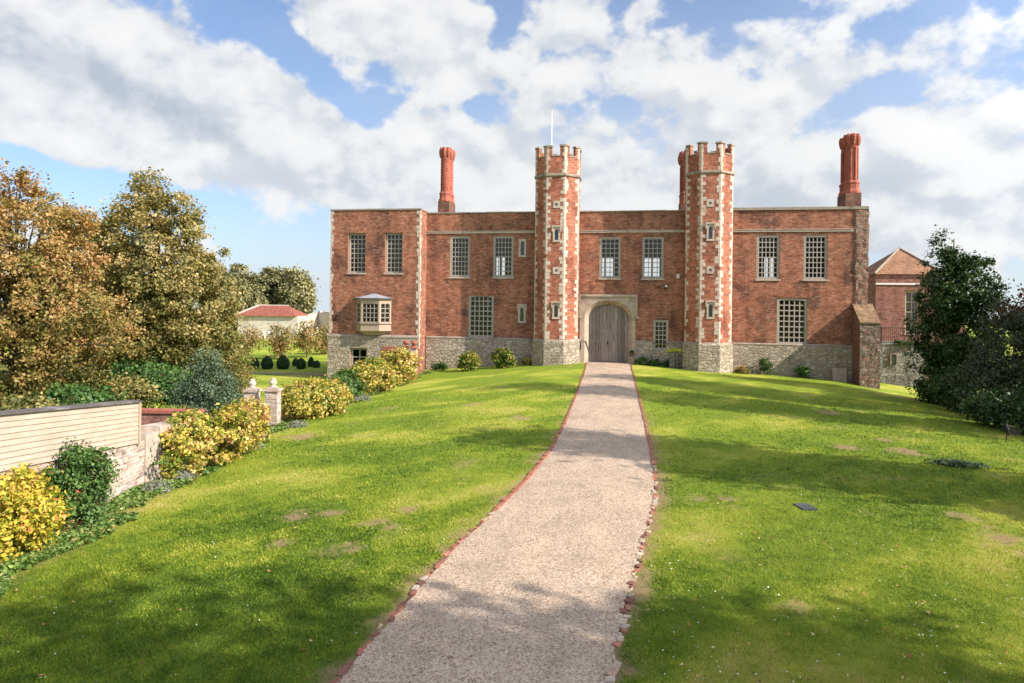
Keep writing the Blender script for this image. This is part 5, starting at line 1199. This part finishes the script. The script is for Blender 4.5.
def blob(px, py, a, b, rot, wgt):
    A0, E0 = ae(px, py); c, s = math.cos(math.radians(rot)), math.sin(math.radians(rot)); a /= 700.; b /= 700.
    dx = t.m('SUBTRACT', az_, A0); dy = t.m('SUBTRACT', el_, E0)
    u = t.m('ADD', t.m('MULTIPLY', dx, c/a), t.m('MULTIPLY', dy, -s/a)); v = t.m('ADD', t.m('MULTIPLY', dx, s/b), t.m('MULTIPLY', dy, c/b))
    r2 = t.m('ADD', t.m('MULTIPLY', u, u), t.m('MULTIPLY', v, v)); return t.m('MULTIPLY', t.m('EXPONENT', t.m('MULTIPLY', r2, -1.)), wgt)
def total(bl):
    s = None
    for b in bl: q = blob(*b); s = q if s is None else t.m('ADD', s, q)
    return s
cov = total([(60, 80, 210, 70, 12, .34), (270, 130, 190, 42, 20, .30), (430, 165, 150, 40, 8, .22), (390, 20, 120, 34, 22, .34), (440, 55, 40, 45, 0, .2),
             (345, 100, 95, 17, 40, -.34), (235, 12, 60, 24, 30, -.34), (60, 178, 130, 20, 8, -.36), (215, 228, 130, 20, 10, -.16), (60, 5, 90, 20, 0, .1), (270, 255, 60, 30, 0, -.15),
             (505, 25, 14, 50, 8, -.22), (700, 195, 300, 70, 0, .22), (650, 55, 60, 36, 20, .10), (565, 35, 35, 45, 0, .1), (800, 70, 60, 26, -25, .10), (730, 12, 60, 12, -10, -.22), (900, 22, 90, 12, -15, -.22), (950, 140, 160, 70, 0, .16), (615, 20, 12, 45, 10, -.2), (480, 110, 60, 18, 0, -.12), (860, 110, 90, 12, -20, -.1), (610, 110, 50, 10, 0, -.12)])
nv = t.scl(D, (1, 1, 1.35))
n1 = t.noise(nv, 6.5, 10, .52, .05); n2 = t.noise(nv, 17, 9, .52, .0)
off = t.new('ShaderNodeVectorMath', operation='ADD'); t.put(off.inputs[0], nv); off.inputs[1].default_value = tuple(np.array([math.sin(SA)*.5, -math.cos(SA)*.5, 1.0])*.03)
n1b = t.noise(off.outputs[0], 6.5, 10, .52, .05); n2b = t.noise(off.outputs[0], 17, 9, .52, .0)
f = t.m('ADD', t.m('ADD', t.m('MULTIPLY', n1, 1.0), t.m('MULTIPLY', n2, .85)), cov)
mask = t.step(f, .84, 1.01); mask = t.m('MULTIPLY', mask, .96)
dens = t.step(f, .95, 1.4)
lit = t.step(t.m('ADD', t.m('SUBTRACT', n1, n1b), t.m('MULTIPLY', t.m('SUBTRACT', n2, n2b), .35)), -.12, .12)
dk = total([(40, 62, 130, 22, 12, .45), (150, 98, 120, 14, 20, .35), (430, 190, 160, 25, 5, .12), (900, 200, 220, 50, 0, .15), (650, 185, 260, 30, 0, .12)])
sh = t.m('ADD', t.m('MULTIPLY', lit, .5), t.m('ADD', .32, t.m('MULTIPLY', dens, .12))); sh = t.m('SUBTRACT', sh, dk, clamp=False)
ccol = t.ramp(sh, [(0, (4.3, 4.8, 5.5)), (.3, (5.6, 5.9, 6.4)), (.55, (6.9, 7.05, 7.2)), (1, (8.2, 8.1, 8.0))])
skyc = t.mix(1., sky.outputs[0], (1.0, 1.2, 1.5), 'MULTIPLY')
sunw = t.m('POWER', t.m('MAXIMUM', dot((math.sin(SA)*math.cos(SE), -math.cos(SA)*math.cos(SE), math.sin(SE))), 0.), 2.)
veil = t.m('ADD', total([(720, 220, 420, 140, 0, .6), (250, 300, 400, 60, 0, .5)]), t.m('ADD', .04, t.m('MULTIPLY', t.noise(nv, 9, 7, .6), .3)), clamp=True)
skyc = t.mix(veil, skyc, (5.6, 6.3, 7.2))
col = t.mix(mask, skyc, ccol)
gl = t.new('ShaderNodeVectorMath', operation='SCALE'); t.put(gl.inputs[0], col); t.put(gl.inputs['Scale'], t.m('ADD', 1., t.m('MULTIPLY', sunw, 2.2))); col = gl.outputs[0]  # extra sky brightness toward the out-of-view sun, added to fill the shadows
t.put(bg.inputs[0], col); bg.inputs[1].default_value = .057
w.cycles.sampling_method = 'MANUAL'; w.cycles.sample_map_resolution = 1024
L = bpy.data.lights.new('sun', 'SUN'); L.energy = 4.0; L.angle = math.radians(.53); L.color = (1, .92, .83)
lo = bpy.data.objects.new('sun', L); COL.objects.link(lo)
sd = Vector((math.sin(SA)*math.cos(SE), -math.cos(SA)*math.cos(SE), math.sin(SE))); lo.rotation_euler = sd.to_track_quat('Z', 'Y').to_euler(); lo.location = (30, -40, 40)
cd = bpy.data.cameras.new('camera'); co = bpy.data.objects.new('camera', cd); COL.objects.link(co); scene.camera = co
cd.sensor_width = 36; cd.lens = FPX/1024*36; cd.shift_y = -(341.5-PY)/1024; cd.clip_end = 6000; cd.clip_start = .1
from mathutils import Matrix
M = Matrix(((RT[0], UP[0], -FW[0], CAM[0]), (RT[1], UP[1], -FW[1], CAM[1]), (RT[2], UP[2], -FW[2], CAM[2]), (0, 0, 0, 1))); co.matrix_world = M
for o in list(bpy.data.objects):
    if '_w' in o: del o['_w']
vs = scene.view_settings; vs.view_transform = 'Standard'; vs.look = 'None'; vs.gamma = 1; vs.use_curve_mapping = False; vs.exposure = 1.08
scene.cycles.use_denoising = True
scene.cycles.max_bounces = 6; scene.cycles.transparent_max_bounces = 12
